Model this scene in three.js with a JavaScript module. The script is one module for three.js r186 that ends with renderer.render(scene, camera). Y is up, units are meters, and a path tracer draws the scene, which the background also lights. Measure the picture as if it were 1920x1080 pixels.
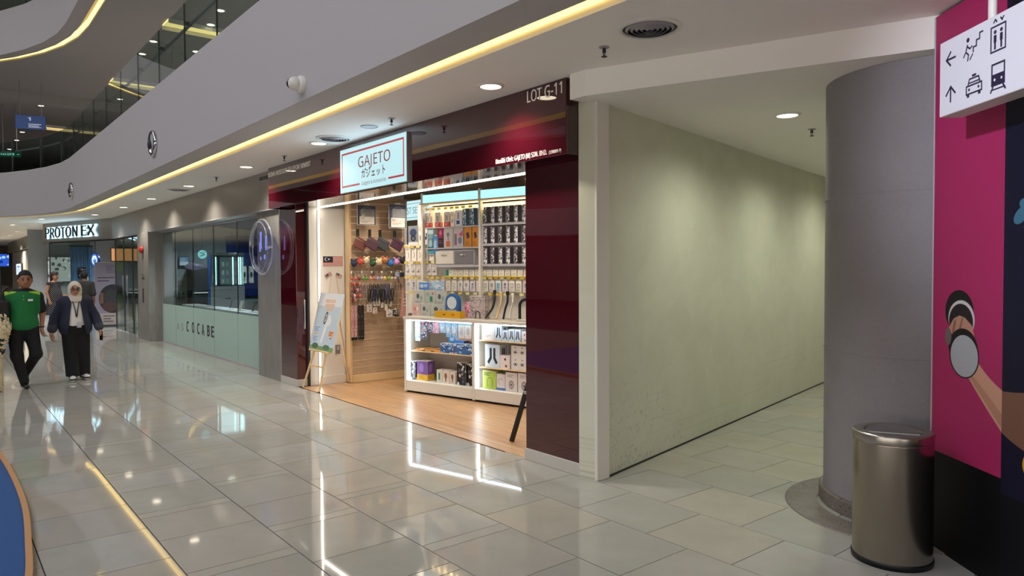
import * as THREE from 'three';
import { RoundedBoxGeometry } from 'three/addons/geometries/RoundedBoxGeometry.js';
import { TextGeometry } from 'three/addons/geometries/TextGeometry.js';
import { FontLoader } from 'three/addons/loaders/FontLoader.js';
import { RectAreaLightUniformsLib } from 'three/addons/lights/RectAreaLightUniformsLib.js';
import { mergeGeometries, toCreasedNormals } from 'three/addons/utils/BufferGeometryUtils.js';
import { ImprovedNoise } from 'three/addons/math/ImprovedNoise.js';

// ───────────────────────── camera, exposure, big lights ─────────────────────────
const scene = new THREE.Scene();
scene.background = new THREE.Color(0x050505);
const renderer = new THREE.WebGLRenderer({ antialias: true });
renderer.toneMapping = THREE.LinearToneMapping;
renderer.toneMappingExposure = 1.0;
renderer.shadowMap.enabled = true;
RectAreaLightUniformsLib.init();
const camera = new THREE.PerspectiveCamera(2 * Math.atan(540 / 1339.47) * 180 / Math.PI, 1920 / 1080, 0.05, 200);
camera.position.set(0, 1.65, 0);
camera.rotation.order = 'YXZ';
camera.rotation.set(-0.02703841, 0.8896008, -0.0046715);
// light levels (candela for spots, radiance for panels)
const LV = { front: 2.2, down: 11.5, upper: 20, corridor: 8, shop: 7.6, roof: 1.6, unseenSpot: 175, cove: 1.2, led: 9, lightbox: 0.98, header: 1.3, neighbour: 34 };  // front is added fill; roof and tripod spot are out of view
const CEIL = 3.115, STOREY = 4.285, CEIL2 = CEIL + STOREY, ROOF = CEIL2 + STOREY;

// ───────────────────────── helpers ─────────────────────────
function rng(seed) { let a = seed >>> 0; return () => { a = (a + 0x6D2B79F5) | 0; let t = Math.imul(a ^ (a >>> 15), 1 | a); t = (t + Math.imul(t ^ (t >>> 7), 61 | t)) ^ t; return ((t ^ (t >>> 14)) >>> 0) / 4294967296; }; }
const R = rng(7), noise = new ImprovedNoise();
const rr = (a, b) => a + (b - a) * R();
const used = {};
function numbered(n) { const k = used[n] = (used[n] ?? -1) + 1; return k ? n + '_' + String(k).padStart(3, '0') : n; }
function shade(m) { m.castShadow = true; m.receiveShadow = true; return m; }
function tag(o, label, category, group, kind) {
  if (label) o.userData.label = label; if (category) o.userData.category = category;
  if (group) o.userData.group = group; if (kind) o.userData.kind = kind; return o;
}
function mk(name, geo, mat, parent) { const m = shade(new THREE.Mesh(geo, mat)); m.name = name; (parent || scene).add(m); if (!parent) m.name = numbered(name); return m; }
function thing(name, label, category, pos = [0, 0, 0], ry = 0, group) {
  const g = new THREE.Group(); g.name = numbered(name); g.position.set(...pos); g.rotation.y = ry; scene.add(g);
  return tag(g, label, category, group);
}
function struct(name, geo, mat) { const m = mk(name, geo, mat); m.userData.kind = 'structure'; return m; }
function structGroup(name) { const g = new THREE.Group(); g.name = numbered(name); g.userData.kind = 'structure'; scene.add(g); return g; }
function copy(o, label, pos, ry) { const c = o.clone(); c.name = numbered(o.name.replace(/_\d{3}$/, '')); scene.add(c); if (label) c.userData = { ...c.userData, label }; if (pos) c.position.set(...pos); if (ry !== undefined) c.rotation.y = ry; return c; }
const ORD = ['first', 'second', 'third', 'fourth', 'fifth', 'sixth', 'seventh', 'eighth', 'ninth', 'tenth', 'eleventh', 'twelfth', 'thirteenth', 'fourteenth', 'fifteenth', 'sixteenth', 'seventeenth', 'eighteenth', 'nineteenth', 'twentieth', 'twenty-first', 'twenty-second', 'twenty-third', 'twenty-fourth'];
// geometry
const gcache = {};
function box(w, h, d, x = 0, y = 0, z = 0) { const g = new THREE.BoxGeometry(w, h, d); g.translate(x, y, z); return g; }
function rbox(w, h, d, r = 0.005, x = 0, y = 0, z = 0, s = 1) { const g = new RoundedBoxGeometry(w, h, d, s, Math.min(r, w / 2.1, h / 2.1, d / 2.1)); g.translate(x, y, z); return g; }
function cyl(rt, rb, h, x = 0, y = 0, z = 0, n = 24) { const g = new THREE.CylinderGeometry(rt, rb, h, n); g.translate(x, y, z); return g; }
function bar(a, b, r, n = 8) {
  const A = new THREE.Vector3(...a), B = new THREE.Vector3(...b), d = B.clone().sub(A), g = new THREE.CylinderGeometry(r, r, d.length(), n);
  g.applyQuaternion(new THREE.Quaternion().setFromUnitVectors(new THREE.Vector3(0, 1, 0), d.normalize())); g.translate(...A.add(B).multiplyScalar(0.5).toArray()); return g;
}
function beam(a, b, w, t) { // rectangular bar between two points
  const A = new THREE.Vector3(...a), B = new THREE.Vector3(...b), d = B.clone().sub(A), g = new RoundedBoxGeometry(w, d.length(), t, 1, Math.min(w, t) * 0.2);
  g.applyQuaternion(new THREE.Quaternion().setFromUnitVectors(new THREE.Vector3(0, 1, 0), d.normalize())); g.translate(...A.add(B).multiplyScalar(0.5).toArray()); return g;
}
function tube(pts, r, n = 32, rs = 6, closed = false) { return new THREE.TubeGeometry(new THREE.CatmullRomCurve3(pts.map(p => new THREE.Vector3(...p)), closed), n, r, rs, closed); }
function lathe(pts, n = 48) { return new THREE.LatheGeometry(pts.map(p => new THREE.Vector2(...p)), n); }
function merge(list) { return mergeGeometries(list.map(g => { g = g.index ? g.toNonIndexed() : g; for (const k of Object.keys(g.attributes)) if (!['position', 'normal', 'uv'].includes(k)) g.deleteAttribute(k); return g; })); }
function slab(points, y0, y1, holes = []) { // polygon of [x,z] raised from y0 to y1
  const toShape = (pts, S) => { const s = new S(); pts.forEach((p, i) => i ? s.lineTo(p[0], -p[1]) : s.moveTo(p[0], -p[1])); s.closePath(); return s; };
  const s = toShape(points, THREE.Shape); for (const h of holes) s.holes.push(toShape(h, THREE.Path));
  const g = new THREE.ExtrudeGeometry(s, { depth: y1 - y0, bevelEnabled: false }); g.rotateX(-Math.PI / 2); g.translate(0, y0, 0); return g;
}
function wallBetween(a, b, y0, y1, t) { // upright slab between two plan points, thickness t to its left side
  const dx = b[0] - a[0], dz = b[1] - a[1], L = Math.hypot(dx, dz), nx = -dz / L * t, nz = dx / L * t;
  const g = new THREE.BoxGeometry(L, y1 - y0, Math.abs(t)); const uv = g.attributes.uv, p = g.attributes.position;
  for (let i = 0; i < uv.count; i++) uv.setXY(i, p.getX(i) + L / 2, p.getY(i) + (y1 - y0) / 2);
  g.rotateY(-Math.atan2(dz, dx)); g.translate((a[0] + b[0] + nx) / 2, (y0 + y1) / 2, (a[1] + b[1] + nz) / 2); return g;
}
// textures
function canv(w, h, fn, wrap) {
  const c = document.createElement('canvas'); c.width = w; c.height = h; fn(c.getContext('2d'), w, h);
  const t = new THREE.CanvasTexture(c); t.colorSpace = THREE.SRGBColorSpace; if (wrap) t.wrapS = t.wrapT = THREE.RepeatWrapping; return t;
}
function fbm(x, y, o = 4, s = 0) { let v = 0, a = 0.5, f = 1; for (let i = 0; i < o; i++) { v += a * noise.noise(x * f, y * f, s + i * 3.7); a *= 0.5; f *= 2; } return v; }
function dataTex(n, fn, { srgb = true, repeat = 1 } = {}) { // periodic where fn is
  const d = new Uint8Array(n * n * 4);
  for (let j = 0; j < n; j++) for (let i = 0; i < n; i++) { const c = fn(i / n, j / n), k = (j * n + i) * 4; for (let q = 0; q < 3; q++) d[k + q] = Math.max(0, Math.min(255, c[q] ?? c[0])); d[k + 3] = 255; }
  const t = new THREE.DataTexture(d, n, n); t.wrapS = t.wrapT = THREE.RepeatWrapping; t.magFilter = THREE.LinearFilter; t.minFilter = THREE.LinearFilter; if (srgb) t.colorSpace = THREE.SRGBColorSpace;
  t.repeat.set(repeat, repeat); t.needsUpdate = true; return t;
}
// blend four shifted copies so that noise tiles
function pf(u, v, f, o, s) { const a = fbm(u * f, v * f, o, s), b = fbm((u - 1) * f, v * f, o, s), c = fbm(u * f, (v - 1) * f, o, s), d = fbm((u - 1) * f, (v - 1) * f, o, s); return (a * (1 - u) + b * u) * (1 - v) + (c * (1 - u) + d * u) * v; }
// materials
function std(hex, rough = 0.6, o = {}) { return new THREE.MeshStandardMaterial({ color: hex, roughness: rough, ...o }); }
function phy(o) { return new THREE.MeshPhysicalMaterial(o); }
function glow(hex, k, o = {}) { return new THREE.MeshStandardMaterial({ color: 0x222222, roughness: 0.6, emissive: hex, emissiveIntensity: k, ...o }); }

const tileTex = dataTex(320, (u, v) => { const n = pf(u, v, 3, 5, 1), w = pf(u, v, 9, 3, 9), k = 167 + n * 14 + w * 7; return [k, k - 2, k - 9]; });
const paintBump = dataTex(256, (u, v) => { const n = 128 + pf(u, v, 24, 3, 4) * 150; return [n, n, n]; }, { srgb: false });
const concreteTex = dataTex(256, (u, v) => { const n = pf(u, v, 5, 5, 21), s = pf(u, v, 40, 2, 31), k = 138 + n * 9 + s * 7; return [k, k - 5, k - 2]; });
const stoneTex = dataTex(192, (u, v) => { const n = pf(u, v, 5, 5, 41), k = 128 + n * 30; return [k, k - 3, k - 9]; });
const terrazzoTex = dataTex(384, (u, v) => { const a = pf(u, v, 70, 2, 51), b = pf(u, v, 110, 1, 57), k = a > 0.14 ? 52 : b > 0.2 ? 168 : 112 + pf(u, v, 6, 3, 59) * 30; return [k, k - 8, k - 14]; });
const woodTex = dataTex(320, (u, v) => { const n = pf(u, v * 1, 2, 3, 61), s = fbm(Math.cos(u * 6.283) * 1.2, v * 60, 3, 66), k = 1 + n * 0.2 + s * 0.42; return [180 * k, 146 * k, 110 * k]; });
const slatTex = dataTex(256, (u, v) => { const n = pf(u, v, 2, 3, 71), s = fbm(Math.cos(v * 6.283) * 1.2, u * 55, 3, 76), k = 1 + n * 0.14 + s * 0.2; return [178 * k, 152 * k, 126 * k]; });
const fabricBump = dataTex(128, (u, v) => { const n = 128 + 60 * Math.sin(u * 200) * Math.sin(v * 200); return [n, n, n]; }, { srgb: false });
const brushed = dataTex(256, (u, v) => { const n = 128 + fbm(u * 90, Math.cos(v * 6.28) * 0.4, 3, 81) * 130; return [n, n, n]; }, { srgb: false });

const M = {
  tiles: [0xffffff, 0xfaf7f4, 0xf4f4f1, 0xfffaf2].map(c => phy({ color: c, map: tileTex, roughness: 0.045, ior: 1.55 })),
  strip: phy({ color: 0xfcfaf5, map: tileTex, roughness: 0.06, ior: 1.5 }),
  screed: std(0x060605, 0.95),
  white: std(0xf3f0ea, 0.75, { bumpMap: paintBump, bumpScale: 0.0006 }),
  band: std(0xb4b0b0, 0.7, { bumpMap: paintBump, bumpScale: 0.0006 }),
  ceiling: std(0xf3efea, 0.8),
  ceilingDim: std(0xa9a6a3, 0.8), satin: std(0xdedbd4, 0.4), satinGrey: std(0x9b979a, 0.4), offwhite: std(0xd8d3c8, 0.5),  // upper ceiling colour is darkened to stand for less light upstairs
  maroon: phy({ color: 0x3e0814, roughness: 0.03, clearcoat: 1, clearcoatRoughness: 0.02, ior: 1.5 }),
  maroonPlain: phy({ color: 0x320810, roughness: 0.1, clearcoat: 1, clearcoatRoughness: 0.02 }),
  skirt: phy({ color: 0xb9b5ac, roughness: 0.25 }),
  mirror: std(0xaaa8a8, 0.06, { metalness: 1 }),
  steel: std(0xb0aca4, 0.28, { metalness: 1 }), chrome: std(0xd0d0d0, 0.08, { metalness: 1 }),
  fasciaMetal: std(0x9b968f, 0.4, { metalness: 0.5 }),
  column: std(0xffffff, 0.72, { map: concreteTex, bumpMap: paintBump, bumpScale: 0.004 }),
  stone: std(0xffffff, 0.5, { map: stoneTex }),
  terrazzo: std(0xffffff, 0.45, { map: terrazzoTex }),
  wood: [0xffffff, 0xf6efe6, 0xfff8ee, 0xeee6da].map(c => phy({ color: c, map: woodTex, roughness: 0.33 })),
  slat: std(0xffffff, 0.45, { map: slatTex }), woodEdge: std(0xb98a5b, 0.5), pine: std(0xd8b98c, 0.55),
  alu: std(0xc2c2c2, 0.3, { metalness: 1 }),
  black: std(0x0d0d0e, 0.45), blackGloss: std(0x0c0c0e, 0.15), blackMatt: std(0x131314, 0.8), dark: std(0x2a2a2d, 0.6), grey: std(0x77757a, 0.5), lightGrey: std(0xb6b4ba, 0.5),
  glass: phy({ color: 0xeaf4f0, transmission: 1, thickness: 0, roughness: 0.0, ior: 1.5 }),
  glassEdge: std(0x20302c, 0.3),
  frost: phy({ color: 0xb4cfc4, transmission: 0.35, thickness: 0, roughness: 0.5 }),
  acrylic: phy({ color: 0xe8ecff, transmission: 1, thickness: 0, roughness: 0.02, ior: 1.5 }),
  clearPlastic: phy({ color: 0xffffff, transmission: 0.9, thickness: 0, roughness: 0.1 }),
  yellow: std(0xe3c341, 0.5), blueVinyl: phy({ color: 0x0f4a86, roughness: 0.55, bumpMap: fabricBump, bumpScale: 0.0004 }),
  led: glow(0xfff4e4, LV.led), ledCool: glow(0xdff2ff, LV.led), cove: glow(0xffd978, 3.2),
  lampWarm: glow(0xfff0d2, 7), lampCool: glow(0xfff8ee, 7), lampGreen: glow(0xfaffd8, 7),
  skin: std(0x9a6a4d, 0.6), skinPale: std(0xb98568, 0.6),
};
const font = await new FontLoader().loadAsync('fonts/droid/droid_sans_regular.typeface.json');
const fontBold = await new FontLoader().loadAsync('fonts/droid/droid_sans_bold.typeface.json');
function text(str, h, width, depth = 0.004, f = font) { // lettering that starts at x = 0 and is `width` wide
  const g = new TextGeometry(str, { font: f, size: h, depth, curveSegments: 3, bevelEnabled: false }); g.computeBoundingBox(); const b = g.boundingBox;
  g.translate(-b.min.x, 0, 0); if (width) g.scale(width / (b.max.x - b.min.x), 1, 1); return g;
}

// lamps
function spot(x, y, z, cd, color, { angle = 1.2, pen = 0.6, r = 4, tx = x, ty = y - 1, tz = z } = {}) {
  const l = new THREE.SpotLight(color, cd, 0, angle, pen, 2); l.position.set(x, y, z); l.target.position.set(tx, ty, tz); l.castShadow = true; l.shadow.radius = r; scene.add(l, l.target); return l;
}
function panelLight(pos, look, w, h, L, color) { const l = new THREE.RectAreaLight(color, L, w, h); l.position.set(...pos); l.lookAt(...look); scene.add(l); return l; }
const trimGeo = lathe([[0.083, 0.0], [0.083, -0.012], [0.09, -0.014], [0.106, -0.008], [0.112, 0.0]], 40), lensGeo = cyl(0.085, 0.085, 0.006, 0, -0.005, 0, 32);
let lampSeen = 0;
function downlight(x, z, Y, label, cd, hex, mat, group, opt = {}) {
  const t = thing('downlight', label, 'downlight', [x, Y, z], 0, group);
  mk('trim', trimGeo, M.satin, t); mk('lens', lensGeo, mat, t);
  if (cd) spot(x, Y - 0.02, z, cd, hex, { r: 4, ...opt });
  return t;
}

// ───────────────────────── atrium shell: bands, ceilings, roof ─────────────────────────
const ARC = { xl: -19.5, xr: 8, zc: 5.8, r: 8.32 };
function track(off, n = 26) { // closed racetrack round the void, moved outwards by off; starts on the near straight
  const p = [], r = ARC.r + off;
  for (let i = 0; i <= n; i++) { const a = -Math.PI / 2 + Math.PI * i / n; p.push([ARC.xr + r * Math.cos(a), ARC.zc + r * Math.sin(a)]); }
  for (let i = 0; i <= n; i++) { const a = Math.PI / 2 + Math.PI * i / n; p.push([ARC.xl + r * Math.cos(a), ARC.zc + r * Math.sin(a)]); }
  return p;
}
function sweep(profile) { // profile: closed list of [off, y]
  const rings = profile.map(([o]) => track(o)), n = rings[0].length, k = profile.length, pos = [], idx = [];
  for (let i = 0; i < n; i++) for (let j = 0; j < k; j++) pos.push(rings[j][i][0], profile[j][1], rings[j][i][1]);
  for (let i = 0; i < n; i++) for (let j = 0; j < k; j++) { const a = i * k + j, b = i * k + (j + 1) % k, c = ((i + 1) % n) * k + j, d = ((i + 1) % n) * k + (j + 1) % k; idx.push(a, c, b, b, c, d); }
  const g = new THREE.BufferGeometry(); g.setAttribute('position', new THREE.Float32BufferAttribute(pos, 3)); g.setIndex(idx);
  const out = toCreasedNormals(g, 0.6); const q = out.attributes.position, uv = []; for (let i = 0; i < q.count; i++) uv.push(q.getX(i) + q.getZ(i), q.getY(i)); out.setAttribute('uv', new THREE.Float32BufferAttribute(uv, 2)); return out;
}
const OUT = [[-62, -16], [16, -16], [16, 27], [-62, 27]];
for (const [c, nm] of [[CEIL, 'ground'], [CEIL2, 'upper']]) {
  struct('trim_band', sweep([[0, c], [0, c + 1.15], [0.012, c + 1.165], [0.2, c + 1.165], [0.2, c + 0.35], [0.29, c + 0.35], [0.29, c]]), M.band);
  struct('ceiling', slab(OUT, c, c + 0.1, [track(0.46)]), c === CEIL ? M.ceiling : M.ceilingDim);
  struct('ceiling_slab', slab(OUT, c + 0.35, c + 0.9, [track(0.18)]), M.white);
}
for (const c of [CEIL, CEIL2]) {
  const t = mk('cove_light', sweep([[0.44, c + 0.048], [0.44, c + (c === CEIL ? 0.125 : 0.19)], [0.47, c + (c === CEIL ? 0.125 : 0.19)], [0.47, c + 0.048]]), M.cove);
  tag(t, c === CEIL ? 'yellow cove light strip along the ceiling edge above the shopfronts' : 'yellow curved cove light strip of the upper storey', 'cove light', 'cove light strips');
  panelLight([-6, c + 0.085, -2.945], [-6, c + 0.085, 0], 28, 0.06, LV.cove, 0xffd070);
}
struct('ceiling_roof', box(78, 0.3, 43, -23, ROOF + 0.15, 5.5), M.ceiling);
for (const [k, x] of [[0, 4], [1, -7], [2, -18]]) {  // panels out of view, placed to light the band and atrium from above
  const t = thing('unseen_roof_panel', ['unseen luminous roof panel over the near end of the atrium', 'unseen luminous roof panel over the middle of the atrium', 'unseen luminous roof panel over the far end of the atrium'][k], 'light panel', [x, ROOF, 5.8], 0, 'unseen luminous roof panels');
  mk('frame', merge([box(8.2, 0.06, 0.1, 0, -0.03, 3.05), box(8.2, 0.06, 0.1, 0, -0.03, -3.05), box(0.1, 0.06, 6, 4.05, -0.03, 0), box(0.1, 0.06, 6, -4.05, -0.03, 0)]), M.satin, t);
  mk('diffuser', box(8, 0.02, 6, 0, -0.02, 0), glow(0xf4f4ff, LV.roof), t);
  panelLight([x, ROOF - 0.05, 5.8], [x, 0, 5.8], 8, 6, LV.roof * 1.6, 0xeef2ff);
}
// enclosing walls (outside the frame, they close the building)
struct('wall_right', box(0.3, ROOF, 43, 16.15, ROOF / 2, 5.5), M.white);
struct('wall_left', box(0.3, ROOF, 43, -62.15, ROOF / 2, 5.5), M.white);
struct('wall_opposite', box(78, ROOF, 0.3, -23, ROOF / 2, 17.4), M.white);
struct('wall_back', box(78, ROOF, 0.3, -23, ROOF / 2, -16.15), M.white);
{ // unseen lamp, placed to throw the hanging sign's shadow on the hoarding
  const at = [-0.62, 3.05, 3.7], aim = [-0.75, 2.35, -4.1], t = thing('unseen_lamp', 'unseen lamp on a tripod behind the viewer, lighting the sign and hoarding', 'lamp', [at[0], 0, at[2]]);
  mk('pole', cyl(0.02, 0.025, 2.9, 0, 1.5, 0.12, 16), M.black, t); for (let k = 0; k < 3; k++) { const q = k * 2.094; mk('leg', bar([0, 0.7, 0.12], [0.5 * Math.cos(q), 0.015, 0.12 + 0.5 * Math.sin(q)], 0.015), M.black, t); }
  const h = cyl(0.1, 0.13, 0.24, 0, 0, 0, 28); h.rotateX(Math.PI / 2); h.translate(0, 3.05, 0.14); mk('housing', h, M.black, t); const l = cyl(0.085, 0.085, 0.01, 0, 0, 0, 28); l.rotateX(Math.PI / 2); l.translate(0, 3.05, 0.016); mk('lens', l, glow(0xe8eeff, 5), t);
  spot(at[0], at[1], at[2], LV.unseenSpot, 0xe9edff, { angle: 0.2, pen: 0.9, r: 5, tx: aim[0], ty: aim[1], tz: aim[2] });
}
for (const [k, w, pos, ry, look] of [[0, 22, [3, 1.5, 17.1], Math.PI, [3, 1.5, 0]], [1, 13, [15.9, 1.5, 5.5], -Math.PI / 2, [0, 1.5, 5.5]]]) { // fill panels added behind the viewer, shaped as lit shopfronts
  const t = thing('added_fill_panel', k ? 'added fill light panel at the end of the concourse behind the viewer' : 'added fill light panel across the concourse behind the viewer', 'shopfront', pos, ry, 'added fill panels behind the viewer');
  mk('frame', merge([box(w + 0.2, 0.12, 0.12, 0, 1.46, 0), box(w + 0.2, 0.12, 0.12, 0, -1.44, 0), box(0.1, 2.8, 0.12, -w / 2, 0, 0), box(0.1, 2.8, 0.12, w / 2, 0, 0)]), M.dark, t);
  mk('fill_face', box(w, 2.76, 0.04, 0, 0, -0.02), glow(0xfff4e6, 1.4), t); const p = [...pos]; if (k) p[0] -= 0.1; else p[2] -= 0.1; panelLight(p, look, w, 2.76, LV.front, 0xfff6ec);
}
{ // opposite shop window, out of view, mirrored in the glossy pillar
  const t = thing('shop_window', 'warm lit shop window out of view across the atrium', 'window', [-16, 0, 17.2]);
  mk('frame', merge([box(6.2, 0.1, 0.1, 0, 2.6, 0), box(0.1, 2.6, 0.1, -3.1, 1.3, 0), box(0.1, 2.6, 0.1, 3.1, 1.3, 0), box(0.1, 2.6, 0.1, 0, 1.3, 0)]), M.dark, t);
  mk('lit_pane', box(6, 1.2, 0.04, 0, 1.95, 0), glow(0xffb070, 0.8), t); mk('dark_panel', box(6, 1.2, 0.05, 0, 0.65, 0), M.black, t);
}

// ───────────────────────── floor ─────────────────────────
const floor = structGroup('floor');
mk('screed', box(78, 0.1, 43, -23, -0.072, 5.5), M.screed, floor);
{
  const all = [], W0 = 1.6, XL = -46, wallX = z => -3.86 + (z + 3.965) * 0.2122;
  const plain = (z0, z1, x0, p, lim = XL, hi = W0) => { for (let x = x0 + Math.ceil((hi - x0) / p) * p; x > lim; x -= p) all.push([x - p, x, z0, z1, 0]); };
  const strips = (z0, z1, x0, seq, p = 1.208) => { for (let x = x0 + Math.ceil((W0 - x0) / p) * p; x > XL; x -= p) { let q = x; for (const w of seq) { all.push([q - w, q, z0, z1, w < 0.2 ? 1 : 0]); q -= w; } } };
  for (let k = 0; k < 9; k++) plain(-0.44 + 0.597 * k, -0.44 + 0.597 * (k + 1), k % 2 ? -5.3 : -4.7, 0.604);
  plain(-1.035, -0.44, -5.0, 0.604);
  strips(-1.63, -1.035, -3.99, [0.11, 0.6, 0.498]);
  strips(-2.232, -1.63, -3.2, [0.11, 0.495, 0.603]);
  strips(-2.83, -2.232, -3.505, [0.11, 0.495, 0.603]);
  plain(-3.415, -2.83, -2.585, 0.609);
  plain(-3.965, -3.415, -2.287, 0.609);
  for (let k = 0; k < 16; k++) { const z1 = -3.965 - 0.575 * k, z0 = z1 - 0.575; plain(z0, z1, -2.59 - 0.302 * (k % 2) - (k > 1 ? 0.02 * k : 0), 0.606, wallX(z0) - 0.7, -0.4); }
  for (const [x0, z0, x1] of [[-46, -4.54, -9.9], [-46, -5.1, -18.2]]) for (let x = x1; x > x0; x -= 0.606) all.push([x - 0.606, x, z0, z0 + 0.575, 0]);
  // nearest to the camera first
  const d = t => { const x = (t[0] + t[1]) / 2, z = (t[2] + t[3]) / 2; const fw = -0.7765 * x - 0.6295 * z, rt = 0.63 * x - 0.777 * z; return fw < 1.5 || Math.abs(rt / fw) > 0.8 || fw > 30 ? 1e6 + Math.hypot(x, z) : Math.hypot(x, z); };
  all.sort((a, b) => d(a) - d(b));
  const rest = [[], [], [], [], []]; let n = 0;
  all.forEach((t, i) => {
    const g0 = 0.0027, gz = t[2] > -3.7 && t[2] < -0.9 ? 0.0038 : 0.0027, w = t[1] - t[0] - 2 * g0, l = t[3] - t[2] - 2 * gz, v = Math.floor(rr(0, 4)), key = ['t', Math.round(w * 200), Math.round(l * 200), v, t[4]].join();
    let g = gcache[key];
    if (!g) { g = gcache[key] = box(w, 0.02, l); const uv = g.attributes.uv, p = g.attributes.position, ou = v * 0.27, ov = v * 0.41; for (let k = 0; k < uv.count; k++) uv.setXY(k, p.getX(k) * 0.8 + ou, p.getZ(k) * 0.8 + ov); }
    const near = d(t) < 1e6 && n < 299, tx = rr(-1, 1) * 0.0007, tz = rr(-1, 1) * 0.0007;
    if (near) { n++; const m = mk('tile', g, t[4] ? M.strip : M.tiles[v], floor); m.position.set((t[0] + t[1]) / 2, -0.01, (t[2] + t[3]) / 2); m.rotation.set(tx, 0, tz); }
    else { const q = g.clone(); q.rotateX(tx); q.rotateZ(tz); q.translate((t[0] + t[1]) / 2, -0.01, (t[2] + t[3]) / 2); rest[t[4] ? 4 : v].push(q); }
  });
  rest.forEach((l, i) => { if (l.length) { const m = mk('tile', merge(l), i === 4 ? M.strip : M.tiles[i], floor); m.userData.kind = 'stuff'; } });
}
{ // timber floor of the accessory shop
  const wood = structGroup('floor_timber'), zs = -3.985, rowW = 0.18;
  mk('screed', slab([[-9.62, zs], [-4.05, zs], [-5.1, -9.9], [-10.8, -9.9], [-10.8, -5.72], [-9.62, -5.72]], -0.03, -0.012), M.screed, wood);
  let r = 0; for (let z = zs; z > -8.2; z -= rowW, r++) {
    let x = -9.62 + (r * 0.47) % 1.2 - 1.2; const lim = -4.06 + (z + 3.97) * 0.2122 - 0.05;
    for (; x < lim; x += 1.2) {
      const a = Math.max(-9.62, x) + 0.0008, b = Math.min(lim, x + 1.2) - 0.0008; if (b - a < 0.05) continue;
      const g = box(b - a, 0.014, rowW - 0.0014); const uv = g.attributes.uv, p = g.attributes.position, o = R(), o2 = R(); for (let k = 0; k < uv.count; k++) uv.setXY(k, p.getX(k) * 0.35 + o, p.getZ(k) * 0.9 + o2);
      const m = mk('plank', g, M.wood[Math.floor(R() * 4)], wood); m.position.set((a + b) / 2, -0.005, z - rowW / 2);
    }
  }
}

// ───────────────────────── accessory shop shell ─────────────────────────
const wallX = z => -3.85 + (z + 3.965) * 0.2122;
{ // corridor wall with its white end jamb: scuffed paint
  const scuff = canv(2048, 512, (c, w, h) => { // 12.2 m x 3.05 m
    c.fillStyle = '#c9c9b6'; c.fillRect(0, 0, w, h); const q = rng(5), S = w / 12.2;
    for (let i = 0; i < 900; i++) { const x = q() * w, y = q() * h; c.fillStyle = `rgba(${q() > 0.5 ? '235,233,215' : '172,172,150'},0.05)`; c.beginPath(); c.ellipse(x, y, 10 + q() * 60, 6 + q() * 30, q() * 3, 0, 7); c.fill(); }
    for (let i = 0; i < 420; i++) { const near = q() < 0.6, x = near ? q() * q() * 1.6 * S : q() * w, y = h - (near ? q() * q() * 0.9 : q() * q() * 0.5) * S; c.strokeStyle = `rgba(70,66,48,${0.06 + q() * 0.22})`; c.lineWidth = 0.6 + q() * 1.4; c.beginPath(); c.moveTo(x, y); c.lineTo(x + (q() - 0.4) * 12, y + (q() - 0.5) * 14); c.stroke(); }
    for (let i = 0; i < 46; i++) { const x = q() * w, y = h - (0.12 + q() * 0.6) * S, L = 30 + q() * 240; c.strokeStyle = `rgba(80,78,60,${0.05 + q() * 0.1})`; c.lineWidth = 0.8; c.beginPath(); c.moveTo(x, y); c.lineTo(x + L, y + (q() - 0.5) * 6); c.stroke(); }
  });
  const g = wallBetween([-3.85, -3.965], [wallX(-16), -16], 0, 3.0, -0.17), uv = g.attributes.uv; for (let i = 0; i < uv.count; i++) uv.setXY(i, uv.getX(i) / 12.2, uv.getY(i) / 3.05);
  const m = struct('wall_corridor', g, std(0xffffff, 0.5, { map: scuff })); m.userData.label = 'scuffed off-white wall along the side corridor';
  struct('trim_1', merge([rbox(0.19, 3.1, 0.14, 0.008, -3.942, 1.55, -4.03)]), M.offwhite);
  struct('trim_2', wallBetween([-3.87, -4.06], [wallX(-16) - 0.02, -16], 0, 0.012, 0.012), std(0x26251d, 0.9)); // thin dark strip along the foot of the wall
}
struct('wall_shop_left', box(0.12, 3.1, 1.52, -9.78, 1.55, -4.86), M.offwhite); struct('wall_shop_left', box(0.12, 3.1, 4.4, -10.86, 1.55, -7.75), M.offwhite); struct('wall_shop_left', box(1.2, 3.1, 0.1, -10.32, 1.55, -5.67), M.offwhite);
struct('wall_shop_back', box(7.2, 3.1, 0.12, -7.8, 1.55, -9.95), M.offwhite);
struct('ceiling_shop', slab([[-9.72, -4.3], [-4.1, -4.3], [-5.3, -9.9], [-10.8, -9.9], [-10.8, -5.7], [-9.72, -5.7]], 2.86, 2.94), std(0x8f8a84, 0.25));
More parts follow.
